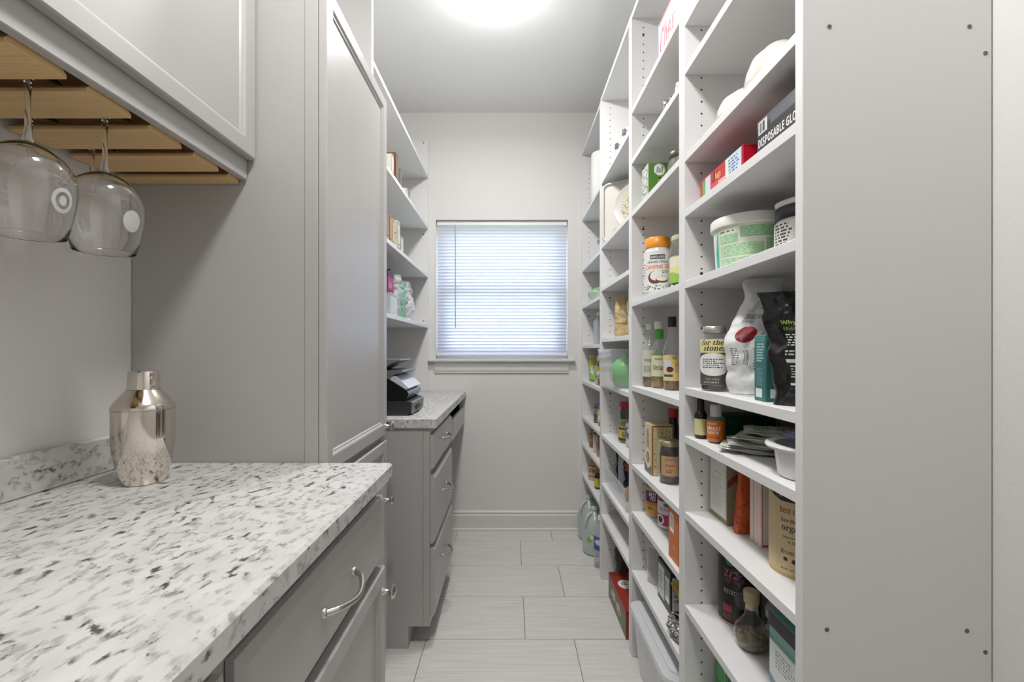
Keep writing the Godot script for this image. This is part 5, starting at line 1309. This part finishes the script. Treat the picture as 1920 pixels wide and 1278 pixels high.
func rounded_slab(x0: float, x1: float, z0: float, z1: float, y0: float, y1: float, r: float) -> void:
	var pts := []
	for c in [[x1 - r, z1 - r, 0.0], [x0 + r, z1 - r, PI / 2], [x0 + r, z0 + r, PI], [x1 - r, z0 + r, PI * 1.5]]:
		for k in 6:
			var a: float = c[2] + PI / 2 * k / 5.0
			pts.append(Vector2(c[0] + cos(a) * r, -(c[1] + sin(a) * r)))
	var keep := xf
	xf = keep * Transform3D(Basis(Vector3(1, 0, 0), Vector3(0, 0, -1), Vector3(0, 1, 0)), Vector3.ZERO)
	prism(pts, y0, y1)
	xf = keep

func third_bay() -> void:
	# clasp canisters
	for k in 3:
		var t := thing("clasp_canister", Vector3(0.548, 2.053, [-2.12, -1.985, -1.852][k]), 0, ["clear lidded canister with a grey clasp, farthest of three on the high shelf", "clear lidded canister with a grey clasp, middle of three on the high shelf", "clear lidded canister with a grey clasp, nearest of three on the high shelf"][k], "canister", "clasp canisters on the high shelf")
		lathe([Vector2(0, 0.001), Vector2(0.042, 0.001), Vector2(0.046, 0.006), Vector2(0.048, 0.090), Vector2(0.044, 0.105)], 28)
		part("body", t, clear(Color(0.9, 0.91, 0.92), 0.35, 0.15))
		lathe([Vector2(0, 0.1055), Vector2(0.046, 0.1055), Vector2(0.047, 0.112), Vector2(0.036, 0.124), Vector2(0.0, 0.130)], 28)
		part("lid", t, mat(rgb(226, 227, 228), 0.25))
		for a in [-1.0, 0.6]:
			xf = Transform3D(Basis(Vector3.UP, a), Vector3.ZERO)
			span(-0.010, 0.010, 0.088, 0.114, 0.0475, 0.0535, 0.002)
			part("clasp", t, mat(rgb(92, 92, 96), 0.4))
	# tray and speckled plate
	var tr := thing("serving_tray", Vector3(0.575, 1.720, -2.13), -32, "white rounded tray leaning upright at the back of its shelf", "tray")
	var pts := []
	for c in [[0.10, 0.255, 0.0], [-0.10, 0.255, PI / 2], [-0.10, 0.03, PI], [0.10, 0.03, PI * 1.5]]:
		for k in 6:
			var a: float = c[2] + PI / 2 * k / 5.0
			pts.append(Vector2(c[0] + cos(a) * 0.028, c[1] + sin(a) * 0.028))
	prism(pts, -0.006, 0.004)
	part("panel", tr, M.china)
	var rim := []
	for p in pts: rim.append(Vector3(p.x, p.y, 0.006))
	rim.append(rim[0])
	tube(rim, [0.0065], 8)
	part("rim", tr, M.china)
	var sp := thing("speckled_plate", Vector3(0.560, 1.722, -1.975), -35, "white plate with a brown speckled oval centre, leaning before the white tray", "plate")
	var pl := printed(picture(256, 256, rgb(198, 190, 168), [["d", 0, 0, 1, 1, rgb(130, 112, 82), 300, 0.018, 3], ["d", 0, 0, 1, 1, rgb(150, 140, 100), 160, 0.02, 4], ["d", 0, 0, 1, 1, rgb(226, 220, 206), 160, 0.016, 5]]), 0.5)
	xf = Transform3D(Basis(Vector3(1, 0, 0), Vector3(0, 0, 1), Vector3(0, -1, 0)).scaled(Vector3(0.9, 1.0, 1.0)), Vector3(0, 0.108, 0))
	lathe([Vector2(0, -0.006), Vector2(0.07, -0.006), Vector2(0.106, 0.008), Vector2(0.104, 0.010), Vector2(0.074, -0.001), Vector2(0.0, -0.0015)], 40)
	part("body", sp, M.china)
	var f := func(u: float, v: float) -> Vector3: return Vector3(0.064 * v * cos(u), 0.108 + 0.074 * v * sin(u), 0.0008)
	surface(f, 0, TAU, 0.001, 1.0, 36, 3, true)
	for i in uu.size(): uu[i] = Vector2(vv[i].x / 0.128 + 0.5, 0.5 - (vv[i].y - 0.108) / 0.148)
	for i in nn.size(): nn[i] = Vector3(0, 0, 1)
	part("speckled_centre", sp, pl)
	for i in range(0, 1):
		var ds := thing("small_dish", Vector3(0.510, 1.720, -2.06), 0, "small white dish on the shelf edge below the speckled plate", "dish")
		lathe([Vector2(0, 0.001), Vector2(0.022, 0.001), Vector2(0.030, 0.028), Vector2(0.0285, 0.028), Vector2(0.021, 0.004), Vector2(0, 0.004)], 24)
		part("body", ds, M.china)
		xf = Transform3D(Basis.IDENTITY, Vector3(0.0, 0.0, 0.0))
		lathe([Vector2(0.0, 0.0045), Vector2(0.019, 0.0045), Vector2(0.016, 0.018), Vector2(0.0, 0.022)], 16)
		part("green_filling", ds, mat(rgb(150, 170, 120), 0.7))
	# bags
	var ya := 1.2426
	var kr := printed(picture(128, 256, rgb(196, 170, 124), [["r", 0, 0.62, 1, 0.03, rgb(150, 122, 80)], ["p", rgb(228, 214, 160), Vector2(0.3, 0.1), Vector2(1, 0.16), Vector2(1, 0.7), Vector2(0.75, 0.7), Vector2(0.3, 0.3)], ["d", 0.6, 0.2, 0.3, 0.5, rgb(90, 80, 60), 14, 0.03, 3]]), 0.6)
	pouch("paper_bag", "folded brown paper bag with a yellow label", "bag", Vector3(0.545, ya, -2.085), -12, 0.10, 0.190, 0.05, mat(rgb(194, 168, 122), 0.7), {"seed": 161, "wrinkle": 0.004, "depths": [Vector2(0, 1.0), Vector2(0.6, 0.9), Vector2(0.9, 0.3), Vector2(1, 0.2)], "prints": [["print", -0.95, 0.95, 0.02, 0.9, kr]]})
	pouch("paper_bag", "taller pale cream bag right of the folded brown paper bag", "bag", Vector3(0.580, ya, -1.965), -12, 0.11, 0.245, 0.055, mat(rgb(206, 204, 186), 0.5), {"seed": 166, "wrinkle": 0.004, "prints": [["print", -0.9, 0.9, 0.05, 0.7, printed(picture(96, 128, rgb(214, 206, 166), [["l", 0.1, 0.1, 0.5, 0.5, rgb(110, 104, 84), 7, 4], ["d", 0, 0.6, 1, 0.4, rgb(150, 146, 120), 20, 0.05, 6]]))]]})
	# clear bin with a green lettuce keeper
	var yg := 1.0149
	var bn := thing("clear_bin", Vector3(0.542, yg, -2.02), 0, "clear plastic bin holding a round green container", "bin")
	open_bin(0.112, 0.170, 0.140)
	part("body", bn, M.bin)
	var gc := thing("green_bowl", Vector3(0.540, yg + 0.006, -2.02), 0, "round green domed container inside the clear bin", "container")
	lathe([Vector2(0, 0.0), Vector2(0.060, 0.0), Vector2(0.082, 0.030), Vector2(0.086, 0.055), Vector2(0.075, 0.092), Vector2(0.050, 0.118), Vector2(0.018, 0.130)], 36)
	part("body", gc, mat(rgb(96, 184, 84), 0.35))
	lathe([Vector2(0.018, 0.1302), Vector2(0.020, 0.134), Vector2(0.014, 0.146), Vector2(0.0, 0.148)], 20)
	part("handle", gc, mat(rgb(120, 196, 104), 0.35))
	# jars
	var yo := 0.7508
	var olv := printed(picture(256, 192, rgb(196, 176, 96), [["p", rgb(40, 40, 36), Vector2(0.1, 0.1), Vector2(0.9, 0.02), Vector2(0.9, 0.18), Vector2(0.1, 0.28)], ["l", 0.2, 0.1, 0.6, 0.1, rgb(214, 206, 170), 1, 3], ["e", 0.5, 0.55, 0.28, 0.26, rgb(214, 186, 90)], ["d", 0.3, 0.35, 0.4, 0.4, rgb(150, 104, 50), 30, 0.04, 4], ["r", 0, 0.82, 1, 0.18, rgb(60, 62, 50)]]), 0.4)
	jar("olive_jar", "olive green jar with a picture label, under the red-lidded jar", "jar", Vector3(0.548, yo, -2.065), 0.040, 0.112, {"fill": mat(rgb(150, 146, 70), 0.4), "fill_h": 0.95, "lid": mat(rgb(150, 166, 120), 0.4), "lid_r": 0.038, "label": olv, "l0": 0.1, "l1": 0.72})
	jar("red_lid_jar", "small dark jar with a red lid stacked on the olive jar", "jar", Vector3(0.550, yo + 0.1125, -2.065), 0.0375, 0.075, {"fill": mat(rgb(60, 44, 30), 0.4), "fill_h": 0.95, "lid": mat(rgb(186, 36, 42), 0.4), "lid_r": 0.0365, "lid_h": 0.022, "neck": 0.008})
	var mlk := printed(picture(192, 256, rgb(210, 210, 212), [["r", 0, 0.2, 1, 0.5, rgb(90, 120, 170)], ["e", 0.4, 0.35, 0.2, 0.12, rgb(226, 226, 226)], ["r", 0, 0.66, 1, 0.1, rgb(180, 140, 80)]]), 0.4)
	bottle("white_bottle", "white bottle with a blue label beside the olive jar", "bottle", Vector3(0.540, yo, -1.955), 0.026, 0.155, {"body": mat(rgb(206, 206, 204), 0.35), "cap": mat(rgb(206, 214, 204), 0.4), "label": mlk, "l0": 0.1, "l1": 0.7})
	# clear bin with black bags, and one with onions
	var yn := 0.500
	var b2 := thing("clear_bin", Vector3(0.588, yn, -2.035), 0, "clear plastic bin of black packets and onions", "bin")
	open_bin(0.112, 0.105, 0.200)
	part("body", b2, M.bin)
	pouch("black_packet", "black packet standing at the back of the onion bin", "packet", Vector3(0.570, yn + 0.006, -2.150), -15, 0.10, 0.20, 0.03, mat(rgb(30, 30, 28), 0.35), {"seed": 181, "wrinkle": 0.005})
	pouch("black_packet", "black and copper packet in the onion bin, nearer the camera", "packet", Vector3(0.600, yn + 0.006, -2.075), -20, 0.13, 0.19, 0.045, mat(rgb(36, 28, 24), 0.3), {"seed": 182, "wrinkle": 0.005, "prints": [["print", -0.9, 0.9, 0.55, 0.75, mat(rgb(150, 84, 54), 0.35)]]})
	pouch("white_packet", "narrow white packet between the black ones in the onion bin", "packet", Vector3(0.548, yn + 0.006, -2.112), -20, 0.06, 0.185, 0.02, mat(rgb(196, 200, 214), 0.4), {"seed": 183, "wrinkle": 0.002})
	for k in 4:
		var c: Vector3 = [Vector3(0.545, 0.037, -1.985), Vector3(0.615, 0.037, -1.990), Vector3(0.552, 0.037, -1.905), Vector3(0.625, 0.037, -1.912)][k]
		var on := thing("onion", c + Vector3(0, yn - 0.031, 0), 0, ["yellow onion in the clear bin, back left of four", "yellow onion in the clear bin, back right of four", "yellow onion in the clear bin, front left of four", "yellow onion in the clear bin, front right of four"][k], "onion", "onions in the clear bin")
		lathe([Vector2(0, 0.0005), Vector2(0.012, 0.001), Vector2(0.026, 0.012), Vector2(0.033, 0.030), Vector2(0.029, 0.048), Vector2(0.014, 0.060), Vector2(0.006, 0.066)], 20)
		part("bulb", on, mat(rgb(206, 160, 110), 0.45))
		lathe([Vector2(0.006, 0.0662), Vector2(0.003, 0.076), Vector2(0.0, 0.078)], 8)
		part("stem", on, mat(rgb(180, 140, 90), 0.7))
	# floor
	var mr := printed(picture(256, 256, rgb(150, 54, 38), [["r", 0, 0, 1, 0.14, rgb(120, 40, 30)], ["e", 0.3, 0.35, 0.2, 0.12, rgb(232, 230, 226)], ["e", 0.7, 0.7, 0.22, 0.13, rgb(232, 230, 226)], ["e", 0.75, 0.2, 0.12, 0.09, rgb(214, 170, 80)], ["l", 0.2, 0.31, 0.2, 0.08, rgb(80, 50, 60), 2, 3]]), 0.4)
	var ms := printed(picture(384, 192, rgb(96, 112, 66), [["r", 0, 0, 1, 0.28, rgb(140, 56, 40)], ["e", 0.3, 0.5, 0.13, 0.2, rgb(214, 212, 200)], ["e", 0.6, 0.55, 0.13, 0.2, rgb(206, 190, 160)], ["d", 0, 0.3, 1, 0.7, rgb(70, 100, 60), 40, 0.04, 4], ["d", 0, 0.3, 1, 0.7, rgb(170, 90, 60), 20, 0.03, 5], ["r", 0.8, 0.3, 0.2, 0.5, rgb(60, 120, 66)]]), 0.4)
	carton("pet_food_box", "red and green printed box on the floor under the shelves", "box", Vector3(0.555, 0, -1.955), 0, Vector3(0.165, 0.116, 0.320), mat(rgb(146, 56, 40), 0.5), {"left": ms, "front": mr, "top": mr})
	var rb := thing("round_tin", Vector3(0.585, 0.1174, -1.925), 0, "flat round tan tin standing on the red and green box", "tin")
	xf = Transform3D(Basis(Vector3(0, 0, -1), Vector3(1, 0, 0), Vector3(0, -1, 0)), Vector3(0, 0.058, 0))
	lathe([Vector2(0, -0.014), Vector2(0.056, -0.014), Vector2(0.058, -0.012), Vector2(0.058, 0.012), Vector2(0.056, 0.014), Vector2(0, 0.014)], 32)
	part("body", rb, mat(rgb(206, 176, 112), 0.5))
	xf = Transform3D(Basis(Vector3(0, 0, 1), Vector3(-1, 0, 0), Vector3(0, -1, 0)), Vector3(-0.0142, 0.058, 0))
	lathe([Vector2(0.048, 0.0), Vector2(0.046, 0.0015), Vector2(0.0, 0.0015)], 32)
	part("lid_rim", rb, mat(rgb(222, 200, 150), 0.5))
	pouch("dark_bag", "dark patterned bag standing behind the red and green box", "bag", Vector3(0.585, 0.0, -2.175), -10, 0.13, 0.30, 0.06, mat(rgb(48, 46, 38), 0.4), {"seed": 191, "wrinkle": 0.005, "prints": [["print", -0.9, 0.9, 0.3, 0.98, printed(picture(96, 128, rgb(60, 58, 46), [["d", 0, 0, 1, 1, rgb(110, 104, 70), 50, 0.03, 3]]))]]})

func open_bin(hw: float, h: float, hd: float) -> void:
	# open box with a rolled lip, wider at the top
	var g := 0.0025
	for k in 2:
		var s := 1.0 if k == 0 else -1.0
		var i := 0.0 if k == 0 else g
		var b := [Vector3(-hw * 0.9 + i, i, -hd * 0.93 + i), Vector3(hw * 0.9 - i, i, -hd * 0.93 + i), Vector3(hw * 0.9 - i, i, hd * 0.93 - i), Vector3(-hw * 0.9 + i, i, hd * 0.93 - i)]
		var t := [Vector3(-hw + i, h, -hd + i), Vector3(hw - i, h, -hd + i), Vector3(hw - i, h, hd - i), Vector3(-hw + i, h, hd - i)]
		for j in 4:
			var m: Vector3 = (b[j] + b[(j + 1) % 4]) * s
			m.y = 0
			q_out(b[j], b[(j + 1) % 4], t[(j + 1) % 4], t[j], m)
		q_out(b[0], b[1], b[2], b[3], Vector3(0, -s, 0))
	tube([Vector3(-hw, h, -hd), Vector3(hw, h, -hd), Vector3(hw, h, hd), Vector3(-hw, h, hd), Vector3(-hw, h, -hd)], [0.0035], 6)

func far_bay() -> void:
	var t := thing("paper_towel_roll", Vector3(0.535, 2.041, -2.585), 0, "tall white paper towel roll on the highest far shelf", "paper roll")
	lathe([Vector2(0.022, 0.0005), Vector2(0.056, 0.0005), Vector2(0.0585, 0.004), Vector2(0.0585, 0.288), Vector2(0.055, 0.293), Vector2(0.022, 0.293), Vector2(0.022, 0.0005)], 36)
	part("roll", t, mat(rgb(230, 230, 228), 0.85))
	lathe([Vector2(0.0205, 0.001), Vector2(0.0215, 0.001), Vector2(0.0215, 0.2925), Vector2(0.0195, 0.2925), Vector2(0.0195, 0.001)], 20)
	part("cardboard_core", t, mat(rgb(160, 132, 100), 0.8))
	jar("glass_jar", "clear glass jar with a grey lid on the shelf under the paper towel roll", "jar", Vector3(0.528, 1.707, -2.52), 0.036, 0.105, {"lid": mat(rgb(150, 150, 150), 0.35, 0.5), "fill": mat(rgb(206, 206, 198), 0.7), "fill_h": 0.6})
	var pb := pouch("produce_bag", "small clear bag with green and red print on the far shelf", "bag", Vector3(0.53, 1.468, -2.56), 0, 0.13, 0.12, 0.05, mat(rgb(190, 206, 186), 0.35), {"seed": 201, "wrinkle": 0.008, "prints": [["print", -0.8, 0.8, 0.1, 0.5, mat(rgb(126, 180, 120), 0.4)], ["red_print", -0.8, -0.2, 0.55, 0.75, mat(rgb(186, 60, 54), 0.4)]]})
	pb.basis = Basis(Vector3.UP, deg_to_rad(-40)) * Basis(Vector3.RIGHT, deg_to_rad(-66))
	pb.position = Vector3(0.537, 1.468 + 0.052, -2.56) - pb.basis * Vector3(0, 0.06, 0)
	var wbl := thing("water_bottle", Vector3(0.528, 1.213, -2.60), 20, "square clear bottle with a white cap and grey contents on the far shelf", "bottle")
	box(Vector3(0, 0.072, 0), Vector3(0.060, 0.143, 0.060), 0.008)
	part("body", wbl, clear(Color(0.70, 0.72, 0.72), 0.55, 0.1))
	lathe([Vector2(0.030, 0.1438), Vector2(0.018, 0.160), Vector2(0.014, 0.168), Vector2(0.014, 0.172)], 20)
	part("shoulder", wbl, clear(Color(0.75, 0.77, 0.77), 0.45, 0.1))
	lathe([Vector2(0, 0.1721), Vector2(0.0175, 0.1721), Vector2(0.0175, 0.191), Vector2(0.0155, 0.193), Vector2(0, 0.193)], 20)
	part("cap", wbl, mat(rgb(232, 232, 230), 0.4))
	jar("dark_jar", "black jar half hidden beside the square clear bottle", "jar", Vector3(0.555, 1.213, -2.465), 0.042, 0.125, {"body": mat(rgb(28, 28, 30), 0.3), "lid": mat(rgb(206, 206, 206), 0.4)})
	var yy := 0.983
	var gy := printed(picture(256, 192, rgb(150, 186, 84), [["r", 0, 0, 1, 0.3, rgb(196, 184, 70)], ["e", 0.45, 0.5, 0.2, 0.24, rgb(206, 226, 210)], ["d", 0, 0.3, 1, 0.7, rgb(206, 214, 150), 20, 0.05, 3]]), 0.4)
	jar("yellow_label_jar", "slim jar with a yellow and green label, at the far end of the shelf", "jar", Vector3(0.532, yy, -2.775), 0.034, 0.165, {"fill": mat(rgb(120, 130, 60), 0.5), "lid": mat(rgb(190, 190, 90), 0.4), "label": gy, "l0": 0.08, "l1": 0.85})
	jar("yellow_label_jar", "wider jar with a white neck and green label, nearer on the same far shelf", "jar", Vector3(0.542, yy, -2.60), 0.042, 0.165, {"fill": mat(rgb(130, 140, 70), 0.5), "lid": mat(rgb(226, 226, 220), 0.4), "lid_h": 0.03, "lid_r": 0.030, "neck": 0.03, "label": gy, "l0": 0.1, "l1": 0.62})
	jar("tiny_jar", "tiny clear jar in front of the green labelled jars, left of two", "jar", Vector3(0.502, yy, -2.52), 0.020, 0.062, {"fill": mat(rgb(196, 190, 180), 0.6), "fill_h": 0.6, "lid": mat(rgb(170, 172, 174), 0.3, 0.6)}, "tiny jars on the far shelf")
	jar("tiny_jar", "tiny clear jar with a brown label, right of two before the green labelled jars", "jar", Vector3(0.506, yy, -2.455), 0.021, 0.066, {"fill": mat(rgb(110, 70, 56), 0.6), "fill_h": 0.7, "lid": mat(rgb(176, 176, 178), 0.3, 0.6)}, "tiny jars on the far shelf")
	var yn := 0.752
	jar("nut_jar", "glass jar of brown nuts with a metal lid on the far bookcase", "jar", Vector3(0.525, yn, -2.605), 0.034, 0.108, {"fill": printed(picture(64, 64, rgb(110, 84, 52), [["d", 0, 0, 1, 1, rgb(70, 50, 30), 40, 0.08, 3], ["d", 0, 0, 1, 1, rgb(160, 130, 84), 24, 0.07, 4]]), 0.6), "fill_h": 0.78, "lid": mat(rgb(120, 120, 122), 0.3, 0.8), "lid_r": 0.033, "lid_h": 0.022})
	bottle("oil_bottle", "slim bottle with a yellow and brown label beside the nut jar", "bottle", Vector3(0.518, yn, -2.485), 0.024, 0.165, {"fill": mat(rgb(150, 84, 60), 0.4), "fill_h": 0.5, "cap": mat(rgb(186, 150, 140), 0.4), "label": printed(picture(64, 96, rgb(206, 190, 130), [["r", 0, 0.5, 1, 0.3, rgb(226, 220, 210)]])), "l0": 0.15, "l1": 0.55})
	var ym := 0.576
	var sl := printed(picture(192, 128, rgb(150, 120, 60), [["r", 0, 0.4, 1, 0.25, rgb(120, 160, 80)], ["d", 0, 0, 1, 0.4, rgb(90, 60, 40), 20, 0.06, 3], ["r", 0, 0.7, 1, 0.3, rgb(160, 84, 60)]]), 0.4)
	can("food_can", "can with a brown and green label at the far end of its shelf", "can", Vector3(0.525, ym, -2.735), 0.033, 0.105, sl, "cans in the far bookcase")
	can("food_can", "can with a pale and tan label, second from the far end of its shelf", "can", Vector3(0.525, ym, -2.615), 0.033, 0.105, printed(picture(128, 96, rgb(206, 200, 190), [["r", 0.5, 0, 0.5, 1, rgb(176, 130, 100)]])), "cans in the far bookcase")
	can("food_can", "can with a rusty tan label, nearest on its far shelf", "can", Vector3(0.525, ym, -2.505), 0.033, 0.11, printed(picture(128, 96, rgb(176, 132, 104), [["l", 0.3, 0.2, 0.4, 0.5, rgb(90, 60, 50), 4, 3]])), "cans in the far bookcase")
	var yt := 0.379
	can("tan_canister", "tan cardboard canister with dark bands on the lowest far shelf", "canister", Vector3(0.532, yt, -2.735), 0.046, 0.142, printed(picture(256, 128, rgb(196, 172, 138), [["r", 0, 0.05, 1, 0.3, rgb(176, 148, 116)], ["r", 0, 0.34, 1, 0.06, rgb(110, 76, 52)], ["s", "OATMEAL", 0.34, 0.5, 0.26, 0.18, rgb(70, 52, 40), true], ["r", 0, 0.84, 1, 0.05, rgb(120, 84, 60)]]), 0.6), "", false)
	bottle("small_bottle", "small dark bottle with a yellow label beside the tan canister", "bottle", Vector3(0.510, yt, -2.55), 0.022, 0.125, {"body": mat(rgb(48, 34, 24), 0.25), "cap": mat(rgb(176, 110, 84), 0.4), "cap_h": 0.03, "cap_r": 0.016, "label": mat(rgb(190, 184, 70), 0.5), "l0": 0.1, "l1": 0.5})
	# water on the floor
	for k in 2:
		var at := Vector3(0.500 if k == 0 else 0.496, 0, -2.775 if k == 0 else -2.575)
		var j := thing("water_jug", at, 0, ["translucent water jug with a green label, farther of two on the floor", "translucent water jug with a green label, nearer of two on the floor"][k], "jug", "water jugs on the floor")
		lathe([Vector2(0, 0.001), Vector2(0.062, 0.001), Vector2(0.072, 0.010), Vector2(0.075, 0.06), Vector2(0.075, 0.135), Vector2(0.070, 0.165), Vector2(0.050, 0.205), Vector2(0.030, 0.232), Vector2(0.020, 0.240), Vector2(0.019, 0.252)], 36)
		part("body", j, M.jug)
		tube([Vector3(-0.022, 0.236, 0.02), Vector3(-0.050, 0.226, 0.035), Vector3(-0.064, 0.195, 0.043), Vector3(-0.064, 0.165, 0.040)], [0.009], 8)
		part("handle", j, M.jug)
		lathe([Vector2(0, 0.250), Vector2(0.022, 0.250), Vector2(0.022, 0.262), Vector2(0, 0.263)], 20)
		part("cap", j, mat(rgb(206, 222, 200), 0.4))
		lathe([Vector2(0.0756, 0.07), Vector2(0.0756, 0.13)], 10, -0.9, -0.25)
		part("paper_label", j, printed(picture(64, 64, rgb(176, 196, 160), [["e", 0.4, 0.55, 0.3, 0.3, rgb(132, 172, 110)], ["e", 0.7, 0.3, 0.2, 0.2, rgb(206, 220, 190)]])))
	var wb := bottle("big_water_bottle", "clear water bottle with a blue label, on the floor beside the jugs", "bottle", Vector3(0.500, 0, -2.41), 0.042, 0.275, {"body": clear(Color(0.82, 0.85, 0.87), 0.3, 0.05), "shoulder": 0.68, "neck_y": 0.86, "cap": mat(rgb(226, 228, 232), 0.4), "label": printed(picture(96, 96, rgb(70, 104, 160), [["e", 0.5, 0.4, 0.3, 0.2, rgb(206, 216, 232)], ["r", 0, 0.75, 1, 0.1, rgb(40, 60, 110)]])), "l0": 0.35, "l1": 0.62})

func palette() -> void:
	M.wall = plaster(rgb(224, 222, 219))
	M.ceiling = plaster(rgb(236, 236, 236))
	M.trim = mat(rgb(218, 217, 212), 0.4)
	M.vinyl = mat(rgb(234, 235, 238), 0.4)
	M.white = mat(rgb(226, 225, 224), 0.45)
	M.grey = mat(rgb(177, 175, 172), 0.33)
	M.china = mat(rgb(212, 208, 200), 0.25)
	M.nickel = mat(rgb(206, 202, 196), 0.26, 1.0)
	M.silver = mat(rgb(222, 214, 204), 0.09, 1.0)
	M.dark_plastic = mat(rgb(46, 47, 50), 0.4)
	M.mid_plastic = mat(rgb(104, 106, 110), 0.4)
	M.gloss_black = mat(rgb(14, 14, 16), 0.12)
	M.paper = mat(rgb(222, 222, 221), 0.6)
	M.glass = clear(Color(1, 1, 1), 0.006, 0.0)
	M.glass_thick = clear(Color(0.90, 0.90, 0.87), 0.16, 0.0)
	M.jar_glass = clear(Color(0.92, 0.95, 0.93), 0.05, 0.02)
	M.frost = clear(Color(0.86, 0.86, 0.85), 0.62, 0.24)
	M.frosted = clear(Color(0.90, 0.91, 0.92), 0.38, 0.22)
	M.bin = clear(Color(0.90, 0.91, 0.93), 0.13, 0.10)
	M.frosted_lid = clear(Color(0.92, 0.93, 0.94), 0.6, 0.24)
	M.film = clear(Color(0.93, 0.95, 0.96), 0.22, 0.10)
	M.film_white = clear(Color(0.93, 0.94, 0.96), 0.72, 0.18)
	M.jug = clear(Color(0.82, 0.86, 0.84), 0.58, 0.22)
	M.glass.metallic_specular = 0.45
	M.crystal = StandardMaterial3D.new()
	M.crystal.transparency = BaseMaterial3D.TRANSPARENCY_ALPHA
	M.crystal.albedo_color = Color(1, 1, 1, 0.0)
	M.crystal.roughness = 0.0
	M.crystal.refraction_enabled = true
	M.crystal.refraction_scale = 0.05
	M.granite = granite()
	M.rack = streaks(Color(0.86, 0.72, 0.51), 0.07, true, Vector3(1.5, 3.5, 3.5), 71, 0.5, 0.07)
	M.rack_dark = streaks(Color(0.52, 0.36, 0.22), 0.12, true, Vector3(1.5, 3.5, 3.5), 72, 0.6, 0.07)

func _ready() -> void:
	camera_and_light()
	palette()
	setting()
	blind()
	left_side()
	desk_corner()
	bookcase(0.7025, 1.1988, [2.073, 1.942, 1.708, 1.560, 1.369, 1.085, 0.955, 0.752, 0.503, 0.27], "white open bookcase nearest the camera, with its plain end panel showing", 2.465, [1.93, 1.39, 0.74])
	bookcase(1.1992, 1.7148, [2.112, 1.919, 1.716, 1.370, 1.0466, 0.745, 0.563, 0.3365], "white open bookcase second from the camera, above the translucent tote", 2.462, [2.40, 1.87, 1.65])
	bookcase(1.7152, 2.2798, [2.053, 1.720, 1.503, 1.2426, 1.0149, 0.7508, 0.500, 0.337], "white open bookcase third from the camera, with the clear bins", 2.464, [1.45, 0.96])
	bookcase(2.2802, 2.8890, [2.041, 1.707, 1.468, 1.213, 0.983, 0.752, 0.576, 0.379], "white open bookcase against the far wall, beside the window", 2.452, [1.40])
	nearest_bay()
	second_bay()
	third_bay()
	far_bay()
